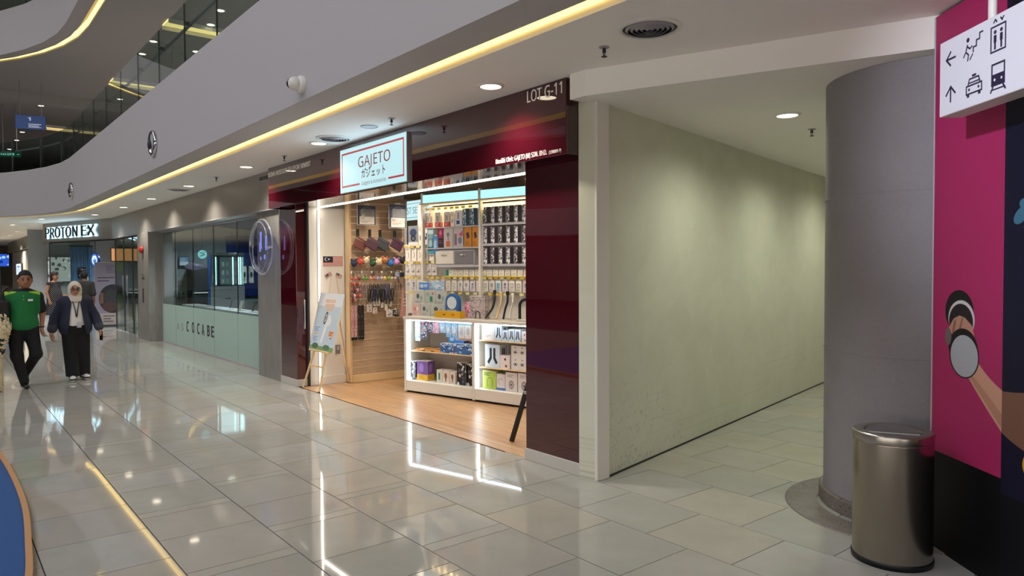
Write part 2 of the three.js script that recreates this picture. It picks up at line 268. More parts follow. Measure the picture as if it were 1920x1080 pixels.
// white jamb panel of the shop entrance
struct('wall_jamb', rbox(0.1, 2.53, 0.55, 0.004, -9.7, 1.265, -4.41), M.satin);
struct('trim_3', rbox(0.03, 0.12, 0.42, 0.004, -9.636, 0.06, -4.48), M.satin);
struct('trim_4', rbox(0.05, 2.53, 0.03, 0.004, -9.665, 1.265, -4.118), M.dark);
{ // maroon glass frontage
  const f = thing('shop_fascia', 'long glossy maroon glass fascia above the accessory shop entrance', 'fascia', [0, 0, 0]);
  mk('glass_panel', rbox(6.26, 0.585, 0.035, 0.004, -7.15, 2.8225, -3.8175), M.maroon, f);
  mk('end_panel', rbox(0.035, 0.585, 0.16, 0.003, -4.038, 2.8225, -3.915), M.maroonPlain, f);
  mk('end_panel', rbox(0.035, 0.585, 0.16, 0.003, -10.262, 2.8225, -3.915), M.maroonPlain, f);
  mk('backing', box(6.2, 0.55, 0.4, -7.15, 2.84, -4.04), M.dark, f);
  const tw = std(0xe9e4dc, 0.5, { emissive: 0xe9e4dc, emissiveIntensity: 0.06 });  // slight emission put in to brighten the letters
  const add = (s, h, w, x, y) => { const g = text(s, h, w, 0.003); g.translate(x, y, -3.8); mk('lettering', g, tw, f); };
  add('KEDAI AKSESORI TELEFON BIMBIT', 0.062, 1.48, -10.265, 2.985);
  add('LOT G-11', 0.092, 0.415, -4.478, 3.003);
  add('Dimiliki Oleh: GAJETO (M) SDN. BHD.', 0.04, 0.66, -4.9, 2.553); add('(1398891-P)', 0.026, 0.14, -4.215, 2.553);
}
{ // polished soffit of the entrance with its light strip
  struct('ceiling_soffit', box(5.62, 0.02, 0.44, -6.85, 2.54, -4.05), M.mirror);
  struct('trim_5', box(5.6, 0.34, 0.03, -6.87, 2.70, -4.305), M.satin);
  const t = thing('light_strip', 'white light strip along the shop entrance soffit', 'light strip', [0, 0, 0]);
  mk('channel', box(4.95, 0.02, 0.03, -7.17, 2.54, -4.275), M.alu, t); mk('diffuser', box(4.94, 0.012, 0.016, -7.17, 2.526, -4.275), M.led, t);
  panelLight([-7.17, 2.517, -4.275], [-7.17, 0, -4.275], 4.94, 0.02, 22, 0xfff3e2);
  const v = thing('light_strip', 'upright white light strip on the left entrance jamb', 'light strip', [0, 0, 0]);
  mk('channel', box(0.02, 2.5, 0.03, -9.645, 1.27, -4.275), M.alu, v); mk('diffuser', box(0.012, 2.5, 0.018, -9.631, 1.268, -4.275), M.led, v);
  panelLight([-9.622, 1.27, -4.275], [0, 1.27, -4.275], 0.02, 2.5, 16, 0xfff3e2);
}
function pillar(name, label, x0, x1, zf, zb, mat, skirtH) {
  const p = thing(name, label, 'pillar', [(x0 + x1) / 2, 0, (zf + zb) / 2]), w = x1 - x0, d = zf - zb;
  mk('cladding', rbox(w, 2.56 - skirtH, d, 0.004, 0, skirtH + (2.56 - skirtH) / 2, 0), mat, p);
  if (skirtH) mk('skirting', rbox(w + 0.02, skirtH, d + 0.02, 0.004, 0, skirtH / 2, 0), M.skirt, p);
  return p;
}
pillar('pillar', 'maroon glass pillar at the right end of the accessory shop front', -4.7, -4.03, -3.96, -4.28, M.maroon, 0.1);
{ const p = pillar('pillar', 'narrow maroon glass pillar left of the accessory shop entrance', -10.28, -9.69, -3.96, -4.13, M.maroon, 0.1);
  mk('trim', box(0.012, 2.5, 0.02, -0.3, 1.28, 0.08), M.alu, p);
  mk('door_pull', rbox(0.014, 0.42, 0.02, 0.004, 0.305, 1.02, -0.03), M.chrome, p); }
{ // illuminated shop sign
  const tex = canv(1024, 340, (c, w, h) => {
    c.fillStyle = '#c4eef4'; c.fillRect(0, 0, w, h); c.strokeStyle = '#b23b40'; c.lineWidth = 14; c.beginPath(); c.moveTo(330, 294); c.lineTo(36, 294); c.lineTo(36, 38); c.lineTo(986, 38); c.lineTo(986, 294); c.lineTo(770, 294); c.stroke();
    c.fillStyle = '#7d2b33'; c.textAlign = 'center'; c.font = '112px sans-serif'; c.save(); c.translate(555, 168); c.scale(1.36, 1); c.fillText('GAJETO', 0, 0); c.restore();
    c.fillStyle = '#6b3b44'; c.font = '38px sans-serif'; c.fillText('Gadgets & Accessories', 550, 308, 420);
    c.strokeStyle = '#5c2c33'; c.lineWidth = 8; c.lineCap = 'round';
    const K = [[[[.1, .3], [.75, .3], [.68, .9], [.52, .82]], [[.42, .06], [.4, .4], [.12, .95]], [[.84, .02], [.92, .16]], [[.98, -.04], [1.06, .1]]],
      [[[.15, .12], [.36, .26]], [[.08, .42], [.28, .55]], [[.15, .95], [.5, .8], [.88, .38]], [[.7, .06], [.78, .2]], [[.86, 0], [.94, .14]]],
      [[[.22, .48], [.78, .48]], [[.5, .48], [.5, .92]], [[.14, .92], [.86, .92]]], [[[.2, .48], [.28, .68]], [[.46, .43], [.53, .62]], [[.84, .45], [.74, .75], [.4, .98]]], [[[.4, .04], [.4, .97]], [[.4, .38], [.82, .6]]]];
    K.forEach((g, i) => g.forEach(s => { c.beginPath(); s.forEach(([x, y], j) => c[j ? 'lineTo' : 'moveTo'](358 + i * 77 + x * 68, 188 + y * 66)); c.stroke(); }));
  });
  const t = thing('shop_sign', 'illuminated white sign with broken red border on the maroon fascia', 'sign', [-7.1, 2.797, -3.785]);
  mk('case', rbox(1.525, 0.51, 0.035, 0.004), M.alu, t);
  const face = new THREE.PlaneGeometry(1.515, 0.5); face.translate(0, 0, 0.0185);
  mk('face', face, new THREE.MeshStandardMaterial({ color: 0x333333, roughness: 0.5, emissive: 0xffffff, emissiveMap: tex, emissiveIntensity: LV.lightbox }), t);
  panelLight([-7.1, 2.797, -3.755], [-7.1, 2.797, 0], 1.5, 0.48, 1.9, 0xbfe6ff);
}

// ───────────────────────── corridor, beam, column ─────────────────────────
struct('ceiling_corridor', slab([[-3.945, -3.77], [-3.785, -3.772], [-1.35, -4.72], [-1.2, -16], [-7.2, -16], [-4.6, -4.3], [-4.02, -4.0], [-3.945, -3.97]], 2.925, CEIL + 0.02), M.white);
struct('wall_corridor_right', wallBetween([-1.35, -5.4], [-2.5, -16], 0, 3.1, 0.2), M.white);
struct('wall_corridor_end', box(6, 3.1, 0.2, -4, 1.55, -14.5), M.white);
downlight(-3.21, -5.57, 2.925, 'round recessed downlight in the side corridor ceiling beside the column', LV.corridor, 0xfdffee, M.lampGreen, 'corridor downlights', { angle: 1.42, pen: 0.7 });
downlight(-3.6, -7.5, 2.925, 'second corridor downlight, deeper in beyond the grey column', LV.corridor, 0xfdffee, M.lampGreen, 'corridor downlights', { angle: 1.42, pen: 0.7 });
downlight(-4.0, -9.45, 2.925, 'farthest corridor downlight, deep behind the grey column', LV.corridor, 0xfdffee, M.lampGreen, 'corridor downlights', { angle: 1.42, pen: 0.7 });
{
  const c = thing('round_column', 'thick round dark grey concrete column beside the steel bin', 'column', [-2.02, 0, -5.28]);
  const prof = []; for (const [r, y] of [[0.63, 0.1], [0.63, 1.074], [0.6345, 1.078], [0.6345, 1.082], [0.63, 1.086], [0.63, 2.114], [0.6345, 2.118], [0.6345, 2.122], [0.63, 2.126], [0.63, 2.95]]) prof.push([r, y]);
  const g = lathe(prof, 96), uv = g.attributes.uv; for (let i = 0; i < uv.count; i++) uv.setXY(i, uv.getX(i) * 4, g.attributes.position.getY(i)); mk('shaft', g, M.column, c);
  const k = lathe([[0.66, 0.004], [0.66, 0.09], [0.65, 0.1], [0.62, 0.1]], 96), u2 = k.attributes.uv; for (let i = 0; i < u2.count; i++) u2.setXY(i, u2.getX(i) * 5, k.attributes.position.getY(i)); mk('skirting', k, M.terrazzo, c);
  const rg = lathe([[0.6, 0.006], [0.80, 0.006], [0.815, 0.001], [0.815, -0.01]], 96), p3 = rg.attributes.position, u3 = rg.attributes.uv; for (let i = 0; i < u3.count; i++) u3.setXY(i, p3.getX(i) * 1.2, p3.getZ(i) * 1.2); rg.translate(-0.01, 0, 0.13); mk('terrazzo_ring', rg, M.terrazzo, c);
}
{ // steel waste bin
  const t = thing('waste_bin', 'tall brushed stainless steel waste bin in front of the hoarding', 'bin', [-1.765, 0, -4.195], 0.5);
  const r = 0.205, g = lathe([[r, 0.03], [r, 0.675], [r - 0.003, 0.68]], 96);
  mk('drum', g, phy({ color: 0xa8a094, metalness: 1, roughness: 0.22, anisotropy: 0.7, bumpMap: brushed, bumpScale: 0.0002 }), t);
  mk('base_ring', lathe([[0, 0], [r + 0.004, 0], [r + 0.006, 0.028], [r, 0.034]], 64), M.black, t);
  mk('collar', lathe([[r - 0.002, 0.68], [r + 0.003, 0.684], [r + 0.003, 0.722], [r - 0.003, 0.73], [0.15, 0.728], [0.146, 0.716], [0.146, 0.66]], 72), M.steel, t);
  const flap = cyl(0.143, 0.143, 0.006, 0, 0, 0, 48); flap.rotateX(0.2); flap.translate(0, 0.708, 0); mk('flap', flap, M.chrome, t);
  mk('hinge_pin', bar([-0.147, 0.71, 0], [0.147, 0.71, 0], 0.005), M.steel, t);
  mk('liner', lathe([[0, 0.3], [0.146, 0.3], [0.146, 0.69]], 48), M.blackMatt, t);
}

// ───────────────────────── printed hoarding and hanging sign ─────────────────────────
const HO = [-1.7, -4.566], HE = [0.77685, 0.62969], HANG = -Math.atan2(HE[1], HE[0]); // local +x runs along the hoarding towards the viewer, local +z faces the concourse
{
  const PW = 2.6, PH = 3.1, S = 480, tex = canv(Math.round(PW * S), Math.round(PH * S), (c, w, h) => {
    const X = t => t * S, Y = y => h - y * S, poly = (pts, f) => { c.fillStyle = f; c.beginPath(); pts.forEach(([x, y], i) => c[i ? 'lineTo' : 'moveTo'](X(x), Y(y))); c.closePath(); c.fill(); };
    const curve = (pts, f) => { c.fillStyle = f; c.beginPath(); c.moveTo(X(pts[0][0]), Y(pts[0][1])); for (let i = 1; i + 1 < pts.length; i += 2) c.quadraticCurveTo(X(pts[i][0]), Y(pts[i][1]), X(pts[i + 1][0]), Y(pts[i + 1][1])); c.closePath(); c.fill(); };
    c.fillStyle = '#12132b'; c.fillRect(0, 0, w, h); c.fillStyle = '#0a0a0d'; c.fillRect(0, Y(0.575), X(0.6), h);
    c.fillStyle = '#0b0b12'; c.fillRect(X(0.6), Y(0.5), w, h);
    c.fillStyle = '#a9295f'; c.fillRect(0, 0, X(0.6), Y(0.575));
    const arm = f => curve([[0.40, 1.15], [0.5, 1.06], [0.61, 1.02], [0.8, 1.03], [1.3, 1.16], [1.5, 1.0], [1.3, 0.72], [1.0, 0.68], [0.76, 0.755], [0.66, 0.78], [0.60, 0.81], [0.45, 0.93], [0.32, 1.06], [0.36, 1.12], [0.40, 1.15]], f);
    c.save(); c.beginPath(); c.rect(0, 0, X(0.6), h); c.clip(); arm('#c9987f'); c.globalAlpha = 0.5; curve([[0.33, 1.06], [0.46, 0.95], [0.6, 0.83], [0.6, 0.9], [0.6, 0.9], [0.5, 0.98], [0.36, 1.07], [0.34, 1.06], [0.33, 1.06]], '#a06f58'); c.restore();
    c.save(); c.beginPath(); c.rect(X(0.6), 0, w, h); c.clip(); arm('#7c5747'); c.restore();
    const ell = (x, y, a, b, f, rot = 0) => { c.fillStyle = f; c.beginPath(); c.ellipse(X(x), Y(y), a * S, b * S, rot, 0, 7); c.fill(); };
    ell(0.247, 1.40, 0.125, 0.12, '#1d1a1d'); ell(0.265, 1.36, 0.115, 0.105, '#cfcaca'); ell(0.262, 1.345, 0.105, 0.1, '#2a2225');
    poly([[0.15, 1.3], [0.2, 1.36], [0.25, 1.38], [0.3, 1.37], [0.36, 1.33], [0.38, 1.27], [0.3, 1.22], [0.2, 1.22]], '#b98a75'); poly([[0.2, 1.345], [0.225, 1.36], [0.2, 1.25], [0.18, 1.26]], '#8e6353'); poly([[0.27, 1.37], [0.285, 1.37], [0.25, 1.26], [0.235, 1.27]], '#8e6353');
    ell(0.285, 1.2, 0.125, 0.11, '#1b191b'); poly([[0.13, 1.3], [0.17, 1.14], [0.41, 1.16], [0.375, 1.27], [0.28, 1.22]], '#1b191b'); ell(0.15, 1.255, 0.03, 0.05, '#6f625f');
    ell(0.293, 1.16, 0.128, 0.122, '#151316'); ell(0.293, 1.16, 0.119, 0.115, '#a9abb0');
    ell(0.82, 0.69, 0.07, 0.07, '#d9a034'); ell(0.84, 1.92, 0.14, 0.05, '#3f6f86', 0.3); ell(0.72, 1.9, 0.06, 0.035, '#3f6f86', -0.6);
    poly([[0.68, 2.5], [0.9, 2.42], [1.3, 2.6], [1.3, 2.72], [0.9, 2.6]], '#c98535');
    for (const [x, y, a, f] of [[1.7, 1.2, 0.25, '#c23a72'], [2.2, 2.2, 0.18, '#c98535'], [1.95, 0.7, 0.12, '#3f6f86']]) ell(x, y, a, a, f);
  });
  const t = thing('hoarding', 'printed hoarding with pink panel and an arm holding dumbbell, beside the column', 'hoarding', [HO[0], 0, HO[1]], HANG);
  const g = new THREE.PlaneGeometry(PW, PH); g.translate(PW / 2, PH / 2, 0.002); mk('print', g, phy({ map: tex, roughness: 0.5, specularIntensity: 0.45 }), t);
  mk('board', box(PW, PH, 0.06, PW / 2, PH / 2, -0.03), M.dark, t);
  mk('edge_strip', rbox(0.012, PH, 0.066, 0.002, -0.004, PH / 2, -0.028), M.lightGrey, t);
}
{
  const TW = 900, TH = 330, tex = canv(TW, TH, (c) => {
    c.fillStyle = '#dcdce6'; c.fillRect(0, 0, TW, TH); c.strokeStyle = '#241d3d'; c.fillStyle = '#241d3d'; c.lineWidth = 9; c.lineJoin = 'miter';
    const L = (...p) => { c.beginPath(); for (let i = 0; i < p.length; i += 2) c[i ? 'lineTo' : 'moveTo'](p[i], p[i + 1]); c.stroke(); }, B = (x, y, w, h) => c.fillRect(x, y, w, h), O = (x, y, r) => { c.beginPath(); c.arc(x, y, r, 0, 7); c.fill(); };
    L(112, 88, 46, 88); L(78, 56, 46, 88, 78, 120);                                  // arrow to the left
    L(78, 282, 78, 214); L(44, 248, 78, 212, 112, 248);                              // arrow upwards
    c.lineWidth = 7; O(193, 44, 10); L(190, 62, 180, 92, 164, 112); L(186, 68, 206, 84, 222, 76); L(180, 92, 198, 108, 192, 134); L(228, 106, 228, 84, 248, 84, 248, 60, 268, 60, 268, 36, 290, 36); L(206, 132, 226, 110); // person on stairs
    c.lineWidth = 7; c.strokeRect(338, 44, 84, 100); O(362, 66, 8); O(398, 66, 8); B(354, 78, 16, 30); B(390, 78, 16, 30); B(357, 108, 10, 28); B(393, 108, 10, 28); L(352, 28, 362, 16, 372, 28); L(392, 16, 402, 28, 412, 16); // lift
    L(196, 242, 206, 214, 264, 214, 274, 242); c.strokeRect(186, 242, 98, 34); B(222, 198, 26, 10); B(190, 276, 16, 14); B(262, 276, 16, 14); O(204, 258, 6); O(264, 258, 6); B(196, 228, 78, 6); // taxi
    c.lineWidth = 8; c.strokeRect(346, 196, 72, 84); B(346, 236, 72, 44); c.fillStyle = '#dcdce6'; O(362, 258, 6); O(402, 258, 6); c.fillStyle = '#241d3d'; L(354, 284, 338, 308); L(410, 284, 426, 308); B(340, 294, 84, 6); // train
  });
  // 0.35 m in front of the hoarding
  const off = 0.36, base = [HO[0] + HE[0] * 0.645 - HE[1] * off, HO[1] + HE[1] * 0.645 + HE[0] * off];
  const t = thing('hanging_sign', 'white hanging direction sign with black lift, taxi and train symbols', 'sign', [base[0], 2.385, base[1]], HANG);
  const W = 1.0, H = 0.362; mk('box', rbox(W, H, 0.11, 0.004, W / 2, H / 2, -0.055), M.satin, t);
  const f = new THREE.PlaneGeometry(W - 0.006, H - 0.006); f.translate(W / 2, H / 2, 0.0015); mk('face', f, std(0xffffff, 0.4, { map: tex, emissive: 0xffffff, emissiveMap: tex, emissiveIntensity: 0.06 }), t);  // faint emission brightens the face; the sign is not backlit
  mk('post', bar([0.3, H, -0.055], [0.3, CEIL - 2.385, -0.055], 0.018, 16), M.satin, t); mk('post', bar([0.8, H, -0.055], [0.8, CEIL - 2.385, -0.055], 0.018, 16), M.satin, t);
}
// ───────────────────────── ceiling fittings along the shopfronts ─────────────────────────
const dl = (i) => i === 0 ? 'round recessed downlight nearest the viewer, above the lot number on the maroon fascia' : `round recessed downlight, ${ORD[i]} along the shopfronts counted from the lot number`;
[[-4.576, -3.5], [-7.853, -3.5], [-10.257, -3.48], [-13.175, -3.48], [-15.955, -3.49], [-18.47, -3.45], [-21.34, -3.32], [-23.92, -2.41], [-27.5, -2.0], [-32.15, -2.48], [-35.68, -2.48], [-38.67, -2.47], [-48, -2.4]].forEach(([x, z], i) =>
  downlight(x, z, CEIL, dl(i), i < 8 ? LV.down : 55, 0xfff6e8, M.lampWarm, 'recessed downlights along the shopfronts', { r: 4 }));  // the last one is out of view, placed to light the far left end
for (const [i, x, z] of [[0, -30, 1], [1, -33.5, 4], [2, -27, -6.5]]) downlight(x, z, CEIL, ['round downlight at the far left end of the ground floor', 'round downlight farthest to the left end of the concourse', 'round downlight deep behind the lit letter sign'][i], 26, 0xfff6e8, M.lampWarm, 'far downlights');
function diffuser(x, z, r, label) {
  const t = thing('air_diffuser', label, 'air vent', [x, CEIL, z], 0, 'round air diffusers');
  mk('frame', lathe([[r, 0.002], [r, -0.006], [r * 0.86, -0.014], [r * 0.84, 0.0]], 64), M.satin, t);
  for (let k = 0; k < 5; k++) { const q = r * (0.76 - k * 0.15); mk('louvre_ring', lathe([[q, -0.006], [q - r * 0.075, -0.018], [q - r * 0.082, -0.016], [q - r * 0.01, -0.002]], 64), M.satinGrey, t); }
  mk('throat', cyl(r * 0.85, r * 0.85, 0.002, 0, -0.001, 0, 48), M.dark, t);
}
diffuser(-2.885, -3.43, 0.195, 'large round louvred air diffuser in the ceiling nearest the viewer');
diffuser(-7.47, -3.51, 0.2, 'round louvred air diffuser beside the second downlight above the shop sign');
diffuser(-13.9, -3.5, 0.2, 'round air diffuser in the ceiling before the glass shopfront');
{ const t = thing('ceiling_speaker', 'small round grey ceiling speaker above the shop sign', 'speaker', [-6.64, CEIL, -3.51]); mk('rim', lathe([[0.09, 0.001], [0.09, -0.006], [0.075, -0.008], [0.074, 0]], 40), M.satinGrey, t); mk('grille', cyl(0.074, 0.074, 0.004, 0, -0.003, 0, 40), M.lightGrey, t); }
[[-3.318, -3.485, CEIL, 'small pendent sprinkler beside the nearest air diffuser'], [-6.157, -3.494, CEIL, 'small pendent sprinkler above the maroon fascia right of the shop sign'], [-9.005, -3.542, CEIL, 'small pendent sprinkler above the left end of the maroon fascia'], [-11.7, -3.5, CEIL, 'small pendent sprinkler before the grey stone pillar'], [-3.403, -6.328, 2.925, 'small pendent sprinkler in the side corridor ceiling']].forEach(([x, z, y, label]) => {
  const t = thing('sprinkler', label, 'sprinkler', [x, y, z]); mk('escutcheon', lathe([[0.036, 0.001], [0.034, -0.006], [0.014, -0.009], [0, -0.009]], 24), M.satinGrey, t);
  mk('body', merge([cyl(0.011, 0.013, 0.03, 0, -0.022, 0, 12), bar([-0.012, -0.035, 0], [0, -0.062, 0], 0.003), bar([0.012, -0.035, 0], [0, -0.062, 0], 0.003)]), M.dark, t); mk('deflector', cyl(0.02, 0.02, 0.003, 0, -0.064, 0, 16), M.dark, t);
});
for (const [x, y, label] of [[-11.29, 3.48, 'chrome rimmed round speaker on the white band, nearer one'], [-19.1, 3.49, 'chrome rimmed round speaker on the white band, farther one']]) {
  const t = thing('wall_speaker', label, 'speaker', [x, y, -2.515]); const a = lathe([[0.185, 0], [0.185, 0.03], [0.165, 0.045], [0.13, 0.02], [0.128, 0]], 48); a.rotateX(Math.PI / 2); mk('rim', a, M.chrome, t);
  const b = lathe([[0.13, 0.016], [0.07, 0.03], [0, 0.04]], 40); b.rotateX(Math.PI / 2); mk('grille', b, M.lightGrey, t); const d = new THREE.SphereGeometry(0.055, 20, 12); d.scale(1, 1.2, 0.5); d.translate(-0.03, -0.02, 0.05); mk('cone', d, M.dark, t);
}
{ const t = thing('dome_camera', 'small white dome camera with dark lens on the white band', 'camera', [-5.98, 3.25, -2.5]); const a = lathe([[0.075, -0.02], [0.075, 0.01], [0.05, 0.03], [0, 0.03]], 32); a.rotateX(Math.PI / 2); mk('base', a, M.satin, t); const d = new THREE.SphereGeometry(0.06, 24, 16); d.translate(0, 0, 0.045); mk('housing', d, M.satin, t); const e = new THREE.SphereGeometry(0.046, 20, 14); e.translate(-0.028, 0.004, 0.062); mk('lens_dome', e, M.blackGloss, t); }

// ───────────────────────── upper storey: balustrade, ceiling lights, slots ─────────────────────────
function pathAt(off) { // arc-length walk along the near straight towards the far curve
  return s => { const x = 1.2 - s; if (x >= ARC.xl) return [x, -2.52 - off, 0]; const a = (ARC.xl - x) / ARC.r, r = ARC.r + off; return [ARC.xl - r * Math.sin(a), ARC.zc - r * Math.cos(a), a]; };
}
for (const [y0, nPan, nm] of [[CEIL + 1.165, 30, 'first'], [CEIL2 + 1.165, 26, 'second']]) {
  const t = thing('glass_balustrade', nm === 'first' ? 'frameless glass balustrade with dark handrail on top of the white band' : 'frameless glass balustrade of the topmost storey', 'balustrade', [0, 0, 0]);
  const P = pathAt(0.08), pitch = 1.345, s0 = nm === 'first' ? 0.36 : 0.9, g = box(pitch - 0.012, 0.82, 0.012, 0, 0.41, 0), eg = box(0.012, 0.82, 0.016, 0, 0.41, 0), bk = rbox(0.035, 0.05, 0.08, 0.006);
  for (let k = 0; k < nPan; k++) {
    const [x, z, a] = P(s0 + pitch * (k + 0.5)); const m = mk('glass_panel', g, M.glass, t); m.position.set(x, y0, z); m.rotation.y = a;
    const [x2, z2, a2] = P(s0 + pitch * (k + 1)); const e = mk('seal', eg, M.glassEdge, t); e.position.set(x2, y0, z2); e.rotation.y = a2;
    const b = mk('bracket', bk, M.dark, t); b.position.set(x2, y0 + 0.57, z2 - 0.05 * Math.cos(a2)); b.rotation.y = a2;
  }
  const H = pathAt(0.16), pts = []; for (let s = -1; s < s0 + pitch * nPan; s += 0.8) { const [x, z] = H(s); pts.push([x, y0 + 0.575, z]); }
  mk('handrail', tube(pts, 0.022, 160, 8), M.grey, t);
}
// ceiling of the upper storey
[[-21.02, -4.44], [-19.7, -4.42], [-16.46, -5.07], [-17.55, -5.18], [-19.93, -5.5], [-28.33, -2.35], [-29.73, -3.05], [-35.83, -3.0], [-38.2, -2.99], [-41.2, -2.93], [-12, -4.6], [-8, -4.6], [-24.5, -5.5], [-33, 0.5], [-27, -5]].forEach(([x, z], i) =>
  downlight(x, z, CEIL2, `round downlight in the upper storey ceiling, ${ORD[i]} of those behind the glass balustrade`, i % 2 ? 0 : LV.upper, 0xfff6ea, M.lampWarm, 'upper storey downlights', { r: 4 }));
downlight(-21.6, 1.4, ROOF, 'round downlight at the top left corner, in the topmost ceiling', 20, 0xfff4e4, M.lampWarm, 'topmost ceiling downlights');
[[-18, -4.3, -5.6], [-24.4, -4.3, -5.6], [-33.8, -3.6, -5.6], [-11.5, -4.3, -5.6]].forEach(([x, z0, z1], i) => {
  const t = thing('ceiling_slot_light', `yellow glowing ceiling slot across the upper storey corridor, ${ORD[i]} of four`, 'light', [x, CEIL2, 0], 0, 'upper storey slot lights');
  mk('reveal', merge([box(0.03, 0.1, z0 - z1, -0.3, -0.05, (z0 + z1) / 2), box(0.03, 0.1, z0 - z1, 0.3, -0.05, (z0 + z1) / 2)]), M.ceiling, t);
  mk('light_strip', box(0.5, 0.02, z0 - z1, 0, -0.012, (z0 + z1) / 2), glow(0xffdf8c, 1.7), t);
});
struct('trim_ceiling_drop', box(0.5, 0.28, 22, -28.0, CEIL2 - 0.14, -5), M.ceilingDim);
struct('wall_upper', box(60, STOREY - 0.6, 0.2, -25, 5.6, -7.3), M.white);
for (let k = 0; k < 6; k++) { const x = -10 - k * 4.2; const p = thing('upper_column', `pale square column of the upper storey, ${ORD[k]} behind the balustrade`, 'column', [x, 4.2, -6.6], 0, 'upper storey columns'); mk('shaft', rbox(0.5, CEIL2 - 4.2, 0.5, 0.01, 0, (CEIL2 - 4.2) / 2, 0), M.white, p); mk('capital', rbox(0.6, 0.2, 0.6, 0.01, 0, CEIL2 - 4.32, 0), M.satin, p); }
struct('floor_upper', slab(OUT, CEIL + 0.92, CEIL + 1.02, [track(0.2)]), M.satinGrey);
{ // blue hanging sign and green exit sign of the upper storey
  const tx = canv(256, 160, c => { c.fillStyle = '#24457d'; c.fillRect(0, 0, 256, 160); c.fillStyle = '#dfe8f5'; c.fillRect(118, 20, 12, 40); c.fillRect(104, 26, 14, 8); c.fillRect(108, 96, 110, 9); c.fillRect(108, 116, 90, 9); c.fillRect(108, 134, 110, 6); });
  const t = thing('hanging_sign', 'small blue hanging direction sign in the upper storey at the far left', 'sign', [-26, 6.13, -2.4], Math.PI / 2 - 0.3);
  mk('board', rbox(0.78, 0.42, 0.06, 0.005), M.dark, t); const f = new THREE.PlaneGeometry(0.77, 0.41); f.translate(0, 0, 0.031); mk('face', f, std(0xffffff, 0.4, { map: tx, emissive: 0xffffff, emissiveMap: tx, emissiveIntensity: 0.25 }), t);
  mk('rod', bar([0.28, 0.2, 0], [0.28, CEIL2 - 6.13, 0], 0.012), M.satinGrey, t); mk('rod', bar([-0.28, 0.2, 0], [-0.28, CEIL2 - 6.13, 0], 0.012), M.satinGrey, t);
  const ex = canv(256, 80, c => { c.fillStyle = '#0c3a2c'; c.fillRect(0, 0, 256, 80); c.fillStyle = '#8fe8cf'; c.font = 'bold 46px sans-serif'; c.fillText('KELUAR', 14, 56); c.fillRect(212, 36, 30, 8); });
  const e = thing('exit_sign', 'small green lit exit sign in the upper storey at the far left', 'sign', [-30, 5.66, -2.15], Math.PI / 2 - 0.3); mk('case', rbox(0.64, 0.2, 0.06, 0.005), M.dark, e);
  const fe = new THREE.PlaneGeometry(0.62, 0.18); fe.translate(0, 0, 0.031); mk('face', fe, new THREE.MeshStandardMaterial({ color: 0x111111, emissive: 0xffffff, emissiveMap: ex, emissiveIntensity: 1 }), e);
  mk('rod', bar([0.2, 0.1, 0], [0.2, CEIL2 - 5.66, 0], 0.01), M.satinGrey, e); mk('rod', bar([-0.2, 0.1, 0], [-0.2, CEIL2 - 5.66, 0], 0.01), M.satinGrey, e);
}

// ───────────────────────── shop interior: slat wall, gondola ─────────────────────────
const GA = [-8.34, -4.89], GE = [0.97044, -0.24133], GN = [0.24133, 0.97044], GR = Math.atan2(0.24133, 0.97044);
const gp = (s, y, d) => [GA[0] + s * GE[0] - d * GN[0], y, GA[1] + s * GE[1] - d * GN[1]];
const sw = (z, y, out) => [-9.5 + out, y, z];
const CARD = std(0xe9e6e0, 0.45);
for (const [x, z] of [[-8.6, -4.62], [-6.6, -4.75], [-5.4, -4.7], [-8.9, -5.5], [-7, -8.2]]) downlight(x, z, 2.86, `warm downlight in the shop ceiling, ${ORD[lampSeen++]} from the entrance side`, LV.shop, 0xffeed8, M.lampWarm, 'shop ceiling downlights', { angle: 1.2 });
{
  const t = thing('slat_wall', 'timber slat wall panel on the left side of the accessory shop', 'slat wall', [-9.5, 0, -5.145]);
  const stripM = std(0xe9d6bd, 0.3, { metalness: 0.5 }); mk('backing', box(0.06, 2.62, 0.9, -0.055, 1.4, 0), M.dark, t);
  const b = box(0.02, 0.093, 0.875), gs = box(0.012, 0.012, 0.875), uv = b.attributes.uv; for (let i = 0; i < uv.count; i++) uv.setXY(i, uv.getY(i) * 0.1, uv.getX(i) * 0.9);
  for (let k = 0; k < 26; k++) { const y = 0.12 + k * 0.1; const m = mk('slat', b, M.slat, t); m.position.set(-0.012, y + 0.047, 0); const q = mk('groove_strip', gs, stripM, t); q.position.set(-0.0045, y + 0.097, 0); }
  mk('side_frame', rbox(0.13, 2.7, 0.04, 0.004, -0.05, 1.36, 0.457), M.pine, t); mk('side_frame', rbox(0.13, 2.7, 0.05, 0.004, -0.05, 1.36, -0.465), M.satinGrey, t);
  mk('foot_board', rbox(0.1, 0.11, 0.875, 0.004, -0.02, 0.06, 0), M.pine, t);
}
{ // white post beside the slat wall
  const t = thing('display_post', 'white upright post between the slat wall and the shelving', 'post', [-9.18, 0, -5.68]); mk('upright', rbox(0.06, 2.6, 0.06, 0.004, 0, 1.3, 0), M.satin, t); mk('foot', rbox(0.12, 0.02, 0.12, 0.004, 0, 0.01, 0), M.satin, t);
}
